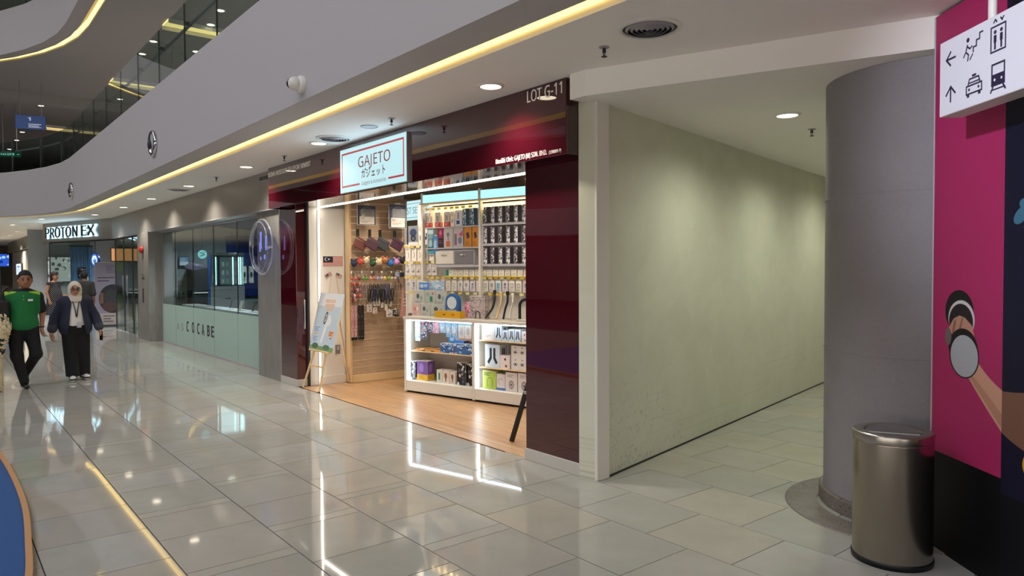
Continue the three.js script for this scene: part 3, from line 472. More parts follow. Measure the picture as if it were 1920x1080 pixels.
{ // best-seller light box deeper in the shop
  const tx = canv(512, 124, c => { c.fillStyle = '#d2f2f4'; c.fillRect(0, 0, 512, 124); c.fillStyle = '#3c7f8d'; c.font = '56px sans-serif'; c.fillText('BEST SELLER', 136, 82, 350); c.fillRect(20, 16, 470, 3); c.fillRect(20, 106, 470, 3); });
  const t = thing('light_box', 'white light box lettered BEST SELLER behind the shelf posts', 'sign', [-10.07, 2.6, -6.1], 0.0);
  mk('case', rbox(1.3, 0.33, 0.08, 0.004), M.satin, t); const f = new THREE.PlaneGeometry(1.28, 0.31); f.translate(0, 0, 0.041); mk('face', f, new THREE.MeshStandardMaterial({ color: 0x222222, emissive: 0xffffff, emissiveMap: tx, emissiveIntensity: 1.0 }), t);
  mk('rod', bar([0.5, 0.16, 0], [0.5, 0.26, 0], 0.006), M.alu, t); mk('rod', bar([-0.5, 0.16, 0], [-0.5, 0.26, 0], 0.006), M.alu, t);
}
const gon = thing('display_gondola', 'white double shelving unit with lit base cabinets and blue light headers', 'shelving', [GA[0], 0, GA[1]], GR);
{
  const W = 2.42, D = 0.5, panelM = std(0xb7a79a, 0.55);
  mk('toe_kick', box(W, 0.03, D - 0.04, W / 2, 0.015, -D / 2 - 0.03), M.blackMatt, gon);
  for (let k = 0; k < 2; k++) mk('plinth', rbox(1.165, 0.135, 0.46, 0.004, 0.0 + 1.2 * k + 0.603, 0.0975, -0.235), M.offwhite, gon);
  for (const x of [0.018, 1.21, 2.4]) mk('side_panel', rbox(0.036, 0.965, D, 0.004, x, 0.5, -D / 2), M.offwhite, gon);
  mk('counter_top', rbox(W + 0.02, 0.04, D + 0.02, 0.005, W / 2, 1.0, -D / 2), M.offwhite, gon);
  mk('back_panel', box(W, 0.85, 0.02, W / 2, 0.55, -D + 0.02), panelM, gon);
  mk('shelf', rbox(1.15, 0.014, 0.36, 0.003, 0.61, 0.553, -0.25), M.pine, gon);
  mk('shelf', rbox(1.15, 0.014, 0.36, 0.003, 1.805, 0.762, -0.25), M.pine, gon); mk('shelf', rbox(1.15, 0.014, 0.36, 0.003, 1.805, 0.425, -0.25), M.pine, gon);
  for (const x of [0.055, 1.245]) { mk('light_tube', rbox(0.018, 0.8, 0.018, 0.006, x, 0.57, -0.05), M.ledCool, gon); mk('light_tube', rbox(1.1, 0.012, 0.016, 0.004, x + 0.57, 0.972, -0.03), M.ledCool, gon); }
  // upper frame
  for (const x of [0.05, 1.07, 2.09]) mk('post', rbox(0.035, 1.66, 0.05, 0.004, x, 1.85, -0.33), M.satin, gon);
  mk('peg_board', box(2.1, 1.5, 0.02, 1.06, 1.75, -0.5), M.satin, gon); mk('peg_board', box(0.45, 0.95, 0.02, -0.22, 1.5, -0.5), M.satin, gon);
  mk('header_lamp', rbox(0.985, 0.115, 0.07, 0.004, 0.56, 2.6, -0.345), M.satin, gon); mk('header_lamp', rbox(0.985, 0.115, 0.07, 0.004, 1.58, 2.6, -0.345), M.satin, gon);
  const hm = glow(0xa9ecff, LV.header); for (const x of [0.56, 1.58]) mk('lamp_face', box(0.97, 0.105, 0.006, x, 2.6, -0.308), hm, gon);
  mk('header_board', box(2.1, 0.02, 0.22, 1.06, 2.535, -0.41), std(0xcbb9a4, 0.6), gon);
  mk('warm_strip_light', box(1.95, 0.012, 0.02, 1.06, 2.522, -0.43), glow(0xffdc9a, 5), gon);
  for (const [x0, x1, y] of [[0.1, 1.04, 2.205], [0.1, 1.04, 1.925]]) mk('shelf', rbox(x1 - x0, 0.016, 0.17, 0.003, (x0 + x1) / 2, y, -0.42), M.lightGrey, gon);
  for (const y of [2.21, 1.955, 1.695]) mk('shelf', rbox(0.96, 0.03, 0.2, 0.003, 1.59, y, -0.41), M.lightGrey, gon);
  mk('shelf', rbox(0.78, 0.03, 0.2, 0.003, 0.66, 1.688, -0.41), M.lightGrey, gon);
  mk('shelf', rbox(1.66, 0.012, 0.16, 0.003, 1.25, 1.55, -0.42), M.yellow, gon);
  mk('divider', rbox(0.03, 0.5, 0.17, 0.003, 1.1, 1.95, -0.415), M.lightGrey, gon);
  const hook = bar([0, 0, -0.49], [0, 0, -0.355], 0.003, 6), tg = box(0.062, 0.03, 0.003, 0, 0.006, -0.352), tgs = [M.yellow, std(0xeadf95, 0.5), std(0xd9b43c, 0.5)];
  for (const [y, a, b, st] of [[2.455, 0.12, 0.98, 0.108], [1.953, -0.3, 0.2, 0.11], [1.735, -0.3, 0.25, 0.1], [1.527, -0.3, 1.95, 0.1], [1.322, -0.3, 1.95, 0.125]])
    for (let s = a; s < b; s += st) { const h = mk('hook', hook, M.chrome, gon); h.position.set(s, y, 0); const q = mk('price_tag', tg, tgs[Math.floor(R() * 3)], gon); q.position.set(s + rr(-0.01, 0.01), y, 0); }
  for (const [s, k] of [[0.56, 0], [1.58, 0]]) { const p = gp(s, 2.6, 0.3), q = gp(s, 2.6, -3); panelLight(p, q, 0.97, 0.1, 1.2, 0xb8f0ff); }
  { const p = gp(1.06, 2.51, 0.42), q = gp(1.06, 1.0, 0.4); panelLight(p, q, 1.95, 0.03, 26, 0xffdca0); }
  for (const s of [0.07, 1.26]) { panelLight(gp(s, 0.57, 0.05), gp(s + 2, 0.57, 0.15), 0.02, 0.8, 14, 0xe4f4ff); panelLight(gp(s + 0.55, 0.962, 0.03), gp(s + 0.55, 0, 0.1), 1.1, 0.016, 10, 0xe4f4ff); }
}
// prints for packaging: blocks, bars and silhouettes, no words
function pk(w, h, base, fn) { return new THREE.MeshStandardMaterial({ roughness: 0.4, map: canv(w, h, (c) => { c.fillStyle = base; c.fillRect(0, 0, w, h); fn(c, w, h); }) }); }
const bars = (c, x, y, w, n, col, h = 3, gap = 6) => { c.fillStyle = col; for (let i = 0; i < n; i++) c.fillRect(x, y + i * gap, w * (0.6 + 0.4 * ((i * 7 + 3) % 5) / 4), h); };
const dots = (c, w, h, n, cols, r, seed) => { const q = rng(seed); for (let i = 0; i < n; i++) { c.fillStyle = cols[Math.floor(q() * cols.length)]; c.beginPath(); c.arc(q() * w, q() * h, r * (0.5 + q()), 0, 7); c.fill(); } };
const el = (c, x, y, a, b, f) => { c.fillStyle = f; c.beginPath(); c.ellipse(x, y, a, b, 0, 0, 7); c.fill(); };
const PR = {
  redClear: pk(48, 96, '#c9c3c2', (c, w, h) => { c.fillStyle = '#b9393a'; c.fillRect(0, h * 0.68, w, h); c.fillStyle = '#5d5a5d'; c.fillRect(14, 20, 6, 40); c.fillRect(26, 24, 6, 34); bars(c, 8, h * 0.75, 30, 3, '#eab2a8'); }),
  whiteBlue: pk(64, 96, '#d6d4d8', (c, w, h) => { c.fillStyle = '#263f8f'; c.fillRect(14, 62, 30, 22); c.fillStyle = '#333'; c.fillRect(24, 14, 5, 40); c.fillRect(34, 14, 5, 40); }),
  teal: pk(96, 128, '#22495f', (c, w, h) => { c.fillStyle = '#7fa6b3'; c.fillRect(4, 2, 40, h - 4); dots(c, 44, h, 26, ['#21333f', '#e2edf0', '#2d6b86'], 7, 3); c.fillStyle = '#1b3346'; c.fillRect(46, 0, w, h); }),
  greenT: pk(48, 96, '#1f5552', (c) => { bars(c, 8, 12, 28, 5, '#7fb0a8'); }),
  tumblerA: pk(96, 160, '#15161d', (c, w, h) => { c.fillStyle = '#b6b3b7'; c.fillRect(3, 4, 42, h - 8); dots(c, 44, h, 34, ['#2a2b33', '#f0eeee', '#68666e'], 8, 11); c.fillStyle = '#1b1c27'; c.fillRect(45, 0, w, h); }),
  tumblerB: pk(96, 160, '#131319', (c, w, h) => { c.fillStyle = '#8f8b90'; c.fillRect(3, 4, 38, h - 8); dots(c, 40, h, 30, ['#1d1d24', '#e8dfe0', '#7c4b58'], 7, 17); c.fillStyle = '#101116'; c.fillRect(42, 0, w, h); bars(c, 56, 20, 26, 4, '#44464f'); }),
  headset: pk(96, 128, '#7f8794', (c, w, h) => { el(c, 50, 44, 34, 26, '#2c3a5e'); el(c, 50, 82, 26, 22, '#23232e'); el(c, 50, 84, 12, 10, '#6a6f80'); c.fillStyle = '#ddd6d8'; c.fillRect(0, 108, w, 20); }),
  cream: pk(48, 96, '#ece5d3', (c) => { bars(c, 8, 14, 30, 3, '#a89d88'); el(c, 24, 62, 9, 14, '#8c8a8c'); }),
  magenta: pk(48, 128, '#9e2350', (c, w, h) => { c.fillStyle = '#341a2c'; c.fillRect(0, 66, w, 62); el(c, 24, 32, 14, 16, '#d86e94'); bars(c, 8, 80, 30, 4, '#8a6a78'); }),
  greyOrange: pk(96, 128, '#b9b3b1', (c) => { c.fillStyle = '#cc5f45'; c.fillRect(26, 86, 40, 36); el(c, 46, 44, 16, 14, '#77777c'); c.fillStyle = '#444'; c.fillRect(44, 58, 6, 24); }),
  greyPink: pk(96, 128, '#bcb2b5', (c) => { c.fillStyle = '#c84a72'; c.beginPath(); c.moveTo(50, 50); c.lineTo(92, 18); c.lineTo(92, 60); c.fill(); el(c, 66, 84, 20, 24, '#6d7aa0'); c.fillStyle = '#7a6b70'; c.fillRect(8, 40, 26, 74); }),
  orange: pk(72, 128, '#c48432', (c) => { c.fillStyle = '#2f2a3c'; c.beginPath(); c.moveTo(20, 40); c.lineTo(46, 34); c.lineTo(58, 66); c.lineTo(30, 78); c.fill(); bars(c, 12, 96, 46, 4, '#8a5420'); }),
  blueTall: pk(64, 160, '#4f93a5', (c, w, h) => { c.fillStyle = '#bcd3d6'; c.fillRect(6, 6, w - 12, 26); c.fillStyle = '#2d6d86'; c.fillRect(6, 60, w - 12, 80); el(c, 32, 92, 16, 24, '#8ac0c6'); }),
  cable: pk(56, 112, '#eee6dc', (c) => { c.strokeStyle = '#47424a'; c.lineWidth = 5; c.beginPath(); c.moveTo(24, 30); c.quadraticCurveTo(40, 56, 26, 84); c.stroke(); bars(c, 8, 8, 34, 2, '#a59a92'); }),
  plug: pk(56, 96, '#e4dcd8', (c) => { c.fillStyle = '#35323a'; c.fillRect(12, 58, 26, 14); c.fillRect(32, 40, 10, 30); bars(c, 8, 8, 36, 3, '#b0a5a0'); }),
  whiteBox: pk(64, 56, '#ece8da', (c) => { bars(c, 10, 10, 40, 2, '#b9b4a6'); c.fillStyle = '#cfcabd'; c.fillRect(12, 26, 38, 22); }),
  greenBox: pk(64, 56, '#e6e8dc', (c) => { c.fillStyle = '#1d8466'; c.fillRect(0, 0, 26, 56); bars(c, 32, 14, 26, 4, '#aeb5a5'); }),
  blisterA: pk(56, 88, '#e0dcdb', (c) => { el(c, 28, 36, 13, 18, '#8e8b92'); bars(c, 8, 66, 38, 3, '#b7aeb0'); c.fillStyle = '#d1897c'; c.fillRect(6, 6, 16, 6); }),
  blisterB: pk(56, 88, '#e8e2d6', (c) => { c.strokeStyle = '#5c5960'; c.lineWidth = 4; c.strokeRect(18, 24, 20, 30); bars(c, 8, 64, 40, 3, '#a8a49c'); }),
  blisterC: pk(56, 88, '#d9d2dc', (c) => { el(c, 28, 28, 12, 12, '#3a3740'); el(c, 28, 52, 12, 12, '#7f6f92'); bars(c, 10, 70, 34, 2, '#9a90a2'); }),
  blisterD: pk(56, 88, '#d2e2ea', (c) => { c.fillStyle = '#4a9ac4'; c.fillRect(12, 18, 32, 44); bars(c, 12, 68, 34, 2, '#2c5c70'); }),
  greySheet: pk(96, 96, '#b9bebb', (c) => { el(c, 34, 40, 14, 18, '#4e5a5c'); el(c, 66, 52, 12, 16, '#8fa49c'); bars(c, 10, 76, 70, 3, '#8a8f8d'); }),
  pinkSheet: pk(96, 96, '#d8b7b4', (c) => { el(c, 36, 46, 16, 18, '#c98a86'); el(c, 68, 40, 12, 14, '#efe1d8'); bars(c, 12, 74, 60, 3, '#a27d7a'); }),
  greenSheet: pk(96, 96, '#b2bcb4', (c) => { c.fillStyle = '#2f7f6d'; c.fillRect(46, 40, 26, 36); c.fillStyle = '#c65c84'; c.fillRect(66, 14, 18, 14); bars(c, 10, 14, 40, 4, '#7d8a82'); }),
  lace: pk(96, 160, '#b6a9aa', (c, w, h) => { dots(c, w, h, 90, ['#8d8083', '#cfc4c4', '#75696c'], 4, 23); c.strokeStyle = '#4a4145'; c.lineWidth = 9; c.beginPath(); c.moveTo(36, h); c.lineTo(38, 120); c.quadraticCurveTo(50, 96, 64, 120); c.lineTo(66, h); c.stroke(); }),
  yellowBox: pk(128, 48, '#e0ac22', (c) => { el(c, 92, 24, 11, 9, '#c97f2a'); c.fillStyle = '#5a3a1a'; c.fillRect(42, 20, 12, 8); }),
  polkaNavy: pk(64, 96, '#1f2b4e', (c, w, h) => dots(c, w, h, 40, ['#e6e6ee', '#c7566f', '#8fb6d6'], 4, 31)),
  polkaSky: pk(64, 128, '#a8d2e4', (c, w, h) => dots(c, w, h, 40, ['#eaf6fa', '#5d9cc0', '#d8ecf4'], 5, 37)),
  pinkStar: pk(64, 80, '#d9a0b8', (c, w, h) => { dots(c, w, h, 16, ['#f2dbe4', '#c2477d'], 6, 41); }),
  skyPack: pk(64, 96, '#8dbce0', (c, w, h) => { el(c, 32, 52, 18, 22, '#d6dde6'); dots(c, w, h, 10, ['#4a74b8', '#ffffff'], 4, 43); }),
  whitePack: pk(64, 96, '#dcdad8', (c, w, h) => { c.fillStyle = '#c78a80'; c.fillRect(0, h - 10, w, 10); el(c, 32, 46, 16, 24, '#b4b4b8'); c.fillStyle = '#8fc4d0'; c.fillRect(0, 0, w, 10); }),
  orangePkt: pk(96, 32, '#e3a75c', (c) => { dots(c, 96, 32, 14, ['#f2d9a8', '#c96f2a'], 5, 47); }),
  bluePrint: pk(128, 64, '#3f6ba6', (c, w, h) => { dots(c, w, h, 40, ['#c8d8ee', '#22376b', '#c65f72', '#8fb7e0'], 6, 53); }),
  blueBox: pk(96, 48, '#3a86d6', (c) => { el(c, 24, 24, 14, 14, '#b8d4ee'); bars(c, 46, 14, 40, 3, '#d7e8fa'); }),
  blackArt: pk(64, 96, '#17181c', (c, w, h) => { dots(c, w, h, 26, ['#d8d8da', '#5a5c62', '#0c0c0e'], 7, 59); }),
  purpleYellow: pk(96, 128, '#7a54a6', (c, w, h) => { c.fillStyle = '#e0b437'; c.fillRect(0, 88, w, 40); el(c, 44, 44, 20, 30, '#9a7ac2'); bars(c, 16, 96, 60, 4, '#a97f1c'); }),
  boxGreenW: pk(64, 80, '#d3d2c4', (c) => { c.fillStyle = '#2f7a5a'; c.fillRect(20, 20, 18, 42); }),
  boxBrownW: pk(64, 80, '#dcd0c2', (c) => { el(c, 32, 34, 14, 18, '#8a5c4a'); c.fillStyle = '#2c2a2c'; c.fillRect(28, 50, 9, 20); }),
  legs: pk(96, 96, '#ccd8e4', (c) => { c.strokeStyle = '#17181b'; c.lineWidth = 14; c.beginPath(); c.moveTo(38, 14); c.lineTo(38, 56); c.lineTo(20, 78); c.moveTo(62, 14); c.lineTo(62, 56); c.lineTo(78, 78); c.stroke(); }),
  whitePlain: pk(64, 64, '#e3dfdc', (c) => { bars(c, 12, 44, 36, 2, '#b29a96'); }),
  star4: pk(96, 96, '#dcd6d2', (c) => { for (const x of [27, 70]) { c.strokeStyle = '#3a3638'; c.lineWidth = 4; for (let i = 0; i < 6; i++) { const a = i * Math.PI / 3; c.beginPath(); c.moveTo(x, 52); c.lineTo(x + 15 * Math.cos(a), 52 + 15 * Math.sin(a)); c.stroke(); } el(c, x, 52, 5, 5, '#222'); el(c, x, 16, 4, 4, '#444'); } }),
  cardSpade: pk(64, 80, '#dfd3cf', (c) => { el(c, 34, 24, 6, 8, '#3a2a30'); el(c, 40, 64, 7, 8, '#7a3040'); el(c, 16, 50, 2, 2, '#666'); }),
  limeBox: pk(80, 96, '#a9bf4a', (c) => { c.strokeStyle = '#5e7326'; c.lineWidth = 3; c.beginPath(); c.moveTo(28, 84); c.quadraticCurveTo(22, 34, 46, 34); c.quadraticCurveTo(62, 36, 58, 84); c.stroke(); bars(c, 8, 10, 46, 3, '#3f5018'); }),
  whiteBlueBase: pk(64, 96, '#d5cfd0', (c) => { c.fillStyle = '#4a72b8'; c.fillRect(0, 82, 64, 14); c.strokeStyle = '#8e8788'; c.lineWidth = 4; c.beginPath(); c.arc(32, 46, 18, 2, 5.5); c.stroke(); }),
  fanBox: pk(80, 112, '#d8d1ce', (c) => { el(c, 40, 72, 17, 26, '#7c7678'); el(c, 40, 72, 12, 20, '#b4adac'); el(c, 40, 72, 5, 6, '#4c484a'); bars(c, 12, 12, 50, 3, '#9a9290'); }),
  bagPack: pk(128, 128, '#3a4052', (c, w, h) => { c.strokeStyle = '#6d7488'; c.lineWidth = 4; c.beginPath(); c.ellipse(66, 42, 40, 28, 0, 3.1, 6.3); c.stroke(); el(c, 66, 46, 26, 20, '#272c3a'); c.fillStyle = '#ddd6d0'; c.fillRect(14, 74, w - 24, 50); bars(c, 24, 82, 30, 2, '#55525a'); bars(c, 24, 104, 76, 2, '#aaa39e'); }),
  laceBlk: pk(48, 160, '#1b1a1c', (c, w, h) => dots(c, w, h, 60, ['#4a484c', '#0c0c0d', '#8a8488'], 3, 67)),
  lacePink: pk(48, 160, '#b9898a', (c, w, h) => dots(c, w, h, 60, ['#e5cfca', '#7c4a50', '#d4a6a4'], 3, 71)),
};
// a standing carton: body with print and a lid seam; a hung pack: backing card, blister, hang tab
function carton(name, label, w, h, d, mat, s, y, dep, group, yaw = 0, cat = 'box') {
  const t = thing(name, label, cat, gp(s, y, dep + d / 2), GR + yaw, group);
  mk('body', rbox(w, h, d, 0.003, 0, h / 2, 0), CARD, t); const f = new THREE.PlaneGeometry(w * 0.985, h * 0.985); f.translate(0, h / 2, d / 2 + 0.0006); mk('front', f, mat, t);
  if (d > 0.03) { const q = new THREE.PlaneGeometry(d * 0.98, h * 0.985); q.rotateY(Math.PI / 2); q.translate(w / 2 + 0.0006, h / 2, 0); mk('side', q, mat, t); }
  return t;
}
function hung(name, label, w, h, mat, pos, ry, group, cat = 'pack', bulge = 0.02, peg = Math.abs(ry - Math.PI / 2) < 0.01 ? pos[0] + 9.5 : 0) {
  const t = thing(name, label, cat, pos, ry, group);
  mk('card', rbox(w, h, 0.004, 0.002, 0, -h / 2, 0), CARD, t); const f = new THREE.PlaneGeometry(w * 0.97, h * 0.97); f.translate(0, -h / 2, 0.0026); mk('print', f, mat, t);
  if (bulge) mk('blister', rbox(w * 0.7, h * 0.5, bulge, 0.008, 0, -h * 0.46, bulge / 2 + 0.003), M.clearPlastic, t);
  mk('hang_tab', rbox(w * 0.3, 0.016, 0.003, 0.002, 0, 0.008, 0), CARD, t); if (peg) mk('peg', bar([0, 0.008, -peg], [0, 0.008, 0.01], 0.0025, 6), M.chrome, t); return t;
}
{ // upper left module
  const G1 = 'packs on the top shelf of the shelving';
  [0.115, 0.3, 0.465].forEach((s, i) => carton('accessory_pack', `clear accessory pack with red base, ${ORD[i]} from the left on the top shelf`, 0.095, 0.2, 0.05, PR.redClear, s, 2.214, 0.355, G1));
  carton('accessory_pack', 'narrow cream pack between the red based packs and the white one, top shelf', 0.06, 0.2, 0.05, PR.cream, 0.565, 2.214, 0.355, G1); carton('accessory_pack', 'white pack with blue square on the top shelf of the shelving', 0.12, 0.21, 0.05, PR.whiteBlue, 0.672, 2.214, 0.355, G1);
  [0.81, 0.945].forEach((s, i) => carton('accessory_pack', `${i ? 'right' : 'left'} one of the two teal patterned boxes on the top shelf`, 0.12, 0.225, 0.08, PR.teal, s, 2.214, 0.35, G1)); carton('accessory_pack', 'dark green slim box beside the middle post, top shelf', 0.05, 0.2, 0.06, PR.greenT, 1.035, 2.214, 0.36, G1);
  const G2 = 'packs on the second shelf of the shelving';
  carton('headset_box', 'grey box with dark headset picture under the BEST SELLER light box', 0.19, 0.27, 0.07, PR.headset, -0.22, 1.985, 0.41, G2); carton('headset_box', 'slim cream box right of the grey headset box', 0.07, 0.28, 0.06, PR.cream, -0.08, 1.985, 0.41, G2); carton('headset_box', 'wide cream box straight behind the left shelf post', 0.11, 0.28, 0.06, PR.plug, 0.02, 1.985, 0.41, G2);
  mk('shelf', rbox(0.42, 0.014, 0.13, 0.003, -0.15, 1.976, -0.43), M.offwhite, gon);
  hung('tall_pack', 'tall blue green pack hanging left on the second shelf', 0.12, 0.35, PR.blueTall, gp(0.175, 2.2, 0.35), GR, G2); hung('tall_pack', 'narrow deep blue pack beside the magenta one, second shelf', 0.06, 0.25, PR.blueBox, gp(0.272, 2.1, 0.35), GR, G2);
  carton('tall_pack', 'magenta and black slim box on the second shelf', 0.075, 0.27, 0.05, PR.magenta, 0.355, 1.934, 0.35, G2); carton('tall_pack', 'grey pack with orange panel on the second shelf', 0.165, 0.265, 0.05, PR.greyOrange, 0.495, 1.934, 0.35, G2); carton('tall_pack', 'grey pack with pink corner on the second shelf', 0.165, 0.265, 0.05, PR.greyPink, 0.672, 1.934, 0.35, G2); carton('tall_pack', 'orange pack with dark shape, left of two on the second shelf', 0.12, 0.27, 0.05, PR.orange, 0.835, 1.934, 0.35, G2); carton('tall_pack', 'orange pack nearest the middle post, right of two on the second shelf', 0.1, 0.27, 0.05, PR.orange, 0.955, 1.934, 0.36, G2);
  for (let i = 0; i < 5; i++) hung('cable_pack', `cream card with dark cable, ${ORD[i]} from the left in the row by the left post`, 0.092, 0.175, PR.cable, gp(-0.275 + i * 0.112, 1.935, 0.37), GR, 'cable cards by the left post', 'pack', 0);
  for (let i = 0; i < 6; i++) hung('plug_pack', `white pack with black plug, ${ORD[i]} from the left under the cable cards`, 0.084, 0.15, PR.plug, gp(-0.28 + i * 0.1, 1.715, 0.37), GR, 'plug packs under the cable cards');
  const dr = thing('drawer_unit', 'grey two drawer unit on the shelf under the orange packs', 'drawers', gp(0.6, 1.703, 0.42), GR); mk('carcass', rbox(0.68, 0.2, 0.13, 0.004, 0, 0.1, 0), M.lightGrey, dr);
  for (const x of [-0.17, 0.17]) { const q = mk('drawer', rbox(0.32, 0.17, 0.012, 0.003, x, 0.1, 0.07), x < 0 ? M.offwhite : M.grey, dr); mk('handle', bar([x - 0.05, 0.13, 0.085], [x + 0.05, 0.13, 0.085], 0.005), M.chrome, q); }
}
{ // tumbler boxes, three shelves of the upper right module
  const row = ['top', 'middle', 'bottom'];
  [2.226, 1.971, 1.711].forEach((y, r) => { for (let i = 0; i < 7; i++) carton('tumbler_box', `black tumbler box, ${ORD[i]} from the left, ${row[r]} shelf of the right module`, 0.112, 0.212, 0.09, (i + r) % 3 ? PR.tumblerA : PR.tumblerB, 1.175 + i * 0.122, y, 0.335, 'boxed tumblers'); });
}
{ // small boxes, blister packs
  for (let i = 0; i < 15; i++) carton('small_box', `small ${i ? 'cream' : 'green and white'} box, ${ORD[i]} from the left in the row on the yellow shelf`, i ? 0.084 : 0.11, 0.082, 0.06, i ? PR.whiteBox : PR.greenBox, 0.5 + i * 0.098, 1.557, 0.36, 'small boxes on the yellow shelf');
  const bl = [PR.blisterA, PR.blisterB, PR.blisterC, PR.blisterA, PR.blisterB, PR.blisterD];
  for (let i = 0; i < 21; i++) hung('blister_pack', `small blister pack, ${ORD[i]} from the left in the long row of packs above the counter`, 0.09, 0.145, i === 15 ? PR.blisterD : bl[(i * 7) % 5], gp(-0.28 + i * 0.107, 1.5, 0.37), GR, 'blister packs in the long hook row');
}
{ // on the counter
  const C = 'goods standing on the counter top';
  carton('glasses_box', 'slim black and white box at the left end of the counter', 0.09, 0.2, 0.05, PR.tumblerB, 0.06, 1.021, 0.4, C);
  mk('post', rbox(0.035, 2.0, 0.04, 0.004, -0.43, 1.0, -0.5), M.satin, gon);
  hung('blue_bag', 'blue fabric bag hanging above the grey flat packs, left one', 0.2, 0.1, PR.blueBox, gp(0.1, 1.47, 0.3), GR, C, 'bag', 0.03); hung('blue_bag', 'blue fabric bag hanging above the grey flat packs, right one', 0.22, 0.11, PR.skyPack, gp(0.34, 1.48, 0.3), GR, C, 'bag', 0.03);
  [[0.02, PR.greySheet, 'grey flat pack with two round shapes, upper row on the counter'], [0.22, PR.greenSheet, 'grey flat pack with green block, upper row on the counter'], [0.42, PR.greySheet, 'grey flat pack beside the yellow tags, upper row on the counter']].forEach(([s, m, l]) => carton('flat_pack', l, 0.185, 0.19, 0.02, m, s, 1.17, 0.28, C));
  [[-0.03, PR.pinkSheet, 'pink flat pack at the left of the front row on the counter'], [0.15, PR.greySheet, 'grey flat pack beside the pink one, front row on the counter'], [0.38, PR.greySheet, 'large pale grey flat pack at the front of the counter']].forEach(([s, m, l], i) => carton('flat_pack', l, [0.15, 0.17, 0.26][i], 0.165, 0.03, m, s + 0.06, 1.021, 0.2, C));
  { const t = thing('arch_box', 'blue arch shaped box with pale front on the counter', 'box', gp(0.72, 1.021, 0.22), GR, C); const s = new THREE.Shape(); s.moveTo(-0.11, 0); s.lineTo(-0.11, 0.2); s.absarc(0, 0.2, 0.11, Math.PI, 0, true); s.lineTo(0.11, 0); s.closePath(); const g = new THREE.ExtrudeGeometry(s, { depth: 0.06, bevelEnabled: false, curveSegments: 18 }); mk('body', g, std(0x2b67a8, 0.45), t); const e = new THREE.CircleGeometry(0.082, 32); e.translate(0, 0.19, 0.061); mk('front', e, std(0xcfdce8, 0.45), t); mk('band', box(0.16, 0.06, 0.004, 0, 0.07, 0.062), std(0x9fb3c6, 0.5), t); }
  carton('pink_box', 'pink and white box between arch box and grey lace box', 0.12, 0.2, 0.05, PR.pinkStar, 0.93, 1.021, 0.24, C);
  { const t = thing('tray_box', 'low yellow tray box on the counter front', 'box', gp(0.74, 1.021, 0.1), GR, C); mk('body', rbox(0.44, 0.085, 0.1, 0.003, 0, 0.0425, 0), std(0xd6a21f, 0.45), t); const f = new THREE.PlaneGeometry(0.43, 0.08); f.translate(0, 0.0425, 0.051); mk('front', f, PR.yellowBox, t); }
  carton('lace_box', 'tall grey lace patterned box with an arch on the counter', 0.24, 0.285, 0.1, PR.lace, 1.15, 1.021, 0.16, C);
  const strap = (s, label, mat, top, bend) => { const t = thing('strap', label, 'strap', gp(s, 0, 0.2), GR, C); mk('webbing', tube([[0, top, 0], [0.02, top - 0.1, 0.03], [0, top - 0.2, 0.05], [bend, 1.04, 0.1]], 0.014, 24, 6), mat, t); mk('clip', rbox(0.04, 0.05, 0.02, 0.005, 0, top, 0), mat, t); };
  strap(1.4, 'black strap hanging right of the grey lace box', M.black, 1.36, -0.07); strap(1.5, 'beige strap hanging between the two black straps', M.pine, 1.34, 0.0); strap(1.6, 'black strap hanging left of the white straps', M.blackMatt, 1.35, 0.01); strap(1.68, 'white strap hanging beside the second black strap', M.offwhite, 1.33, 0.03);
  { const t = thing('neck_fan', 'black horseshoe shaped neck fan standing on the counter beside the pillar', 'fan', gp(1.87, 1.021, 0.2), GR, C); const g = new THREE.TorusGeometry(0.085, 0.018, 10, 28, Math.PI); g.translate(0, 0.17, 0); mk('band', merge([g, bar([-0.085, 0.02, 0], [-0.085, 0.17, 0], 0.018, 10), bar([0.085, 0.02, 0], [0.085, 0.17, 0], 0.018, 10)]), M.blackGloss, t); mk('foot', rbox(0.24, 0.02, 0.08, 0.005, 0, 0.01, 0), M.satin, t); }
}
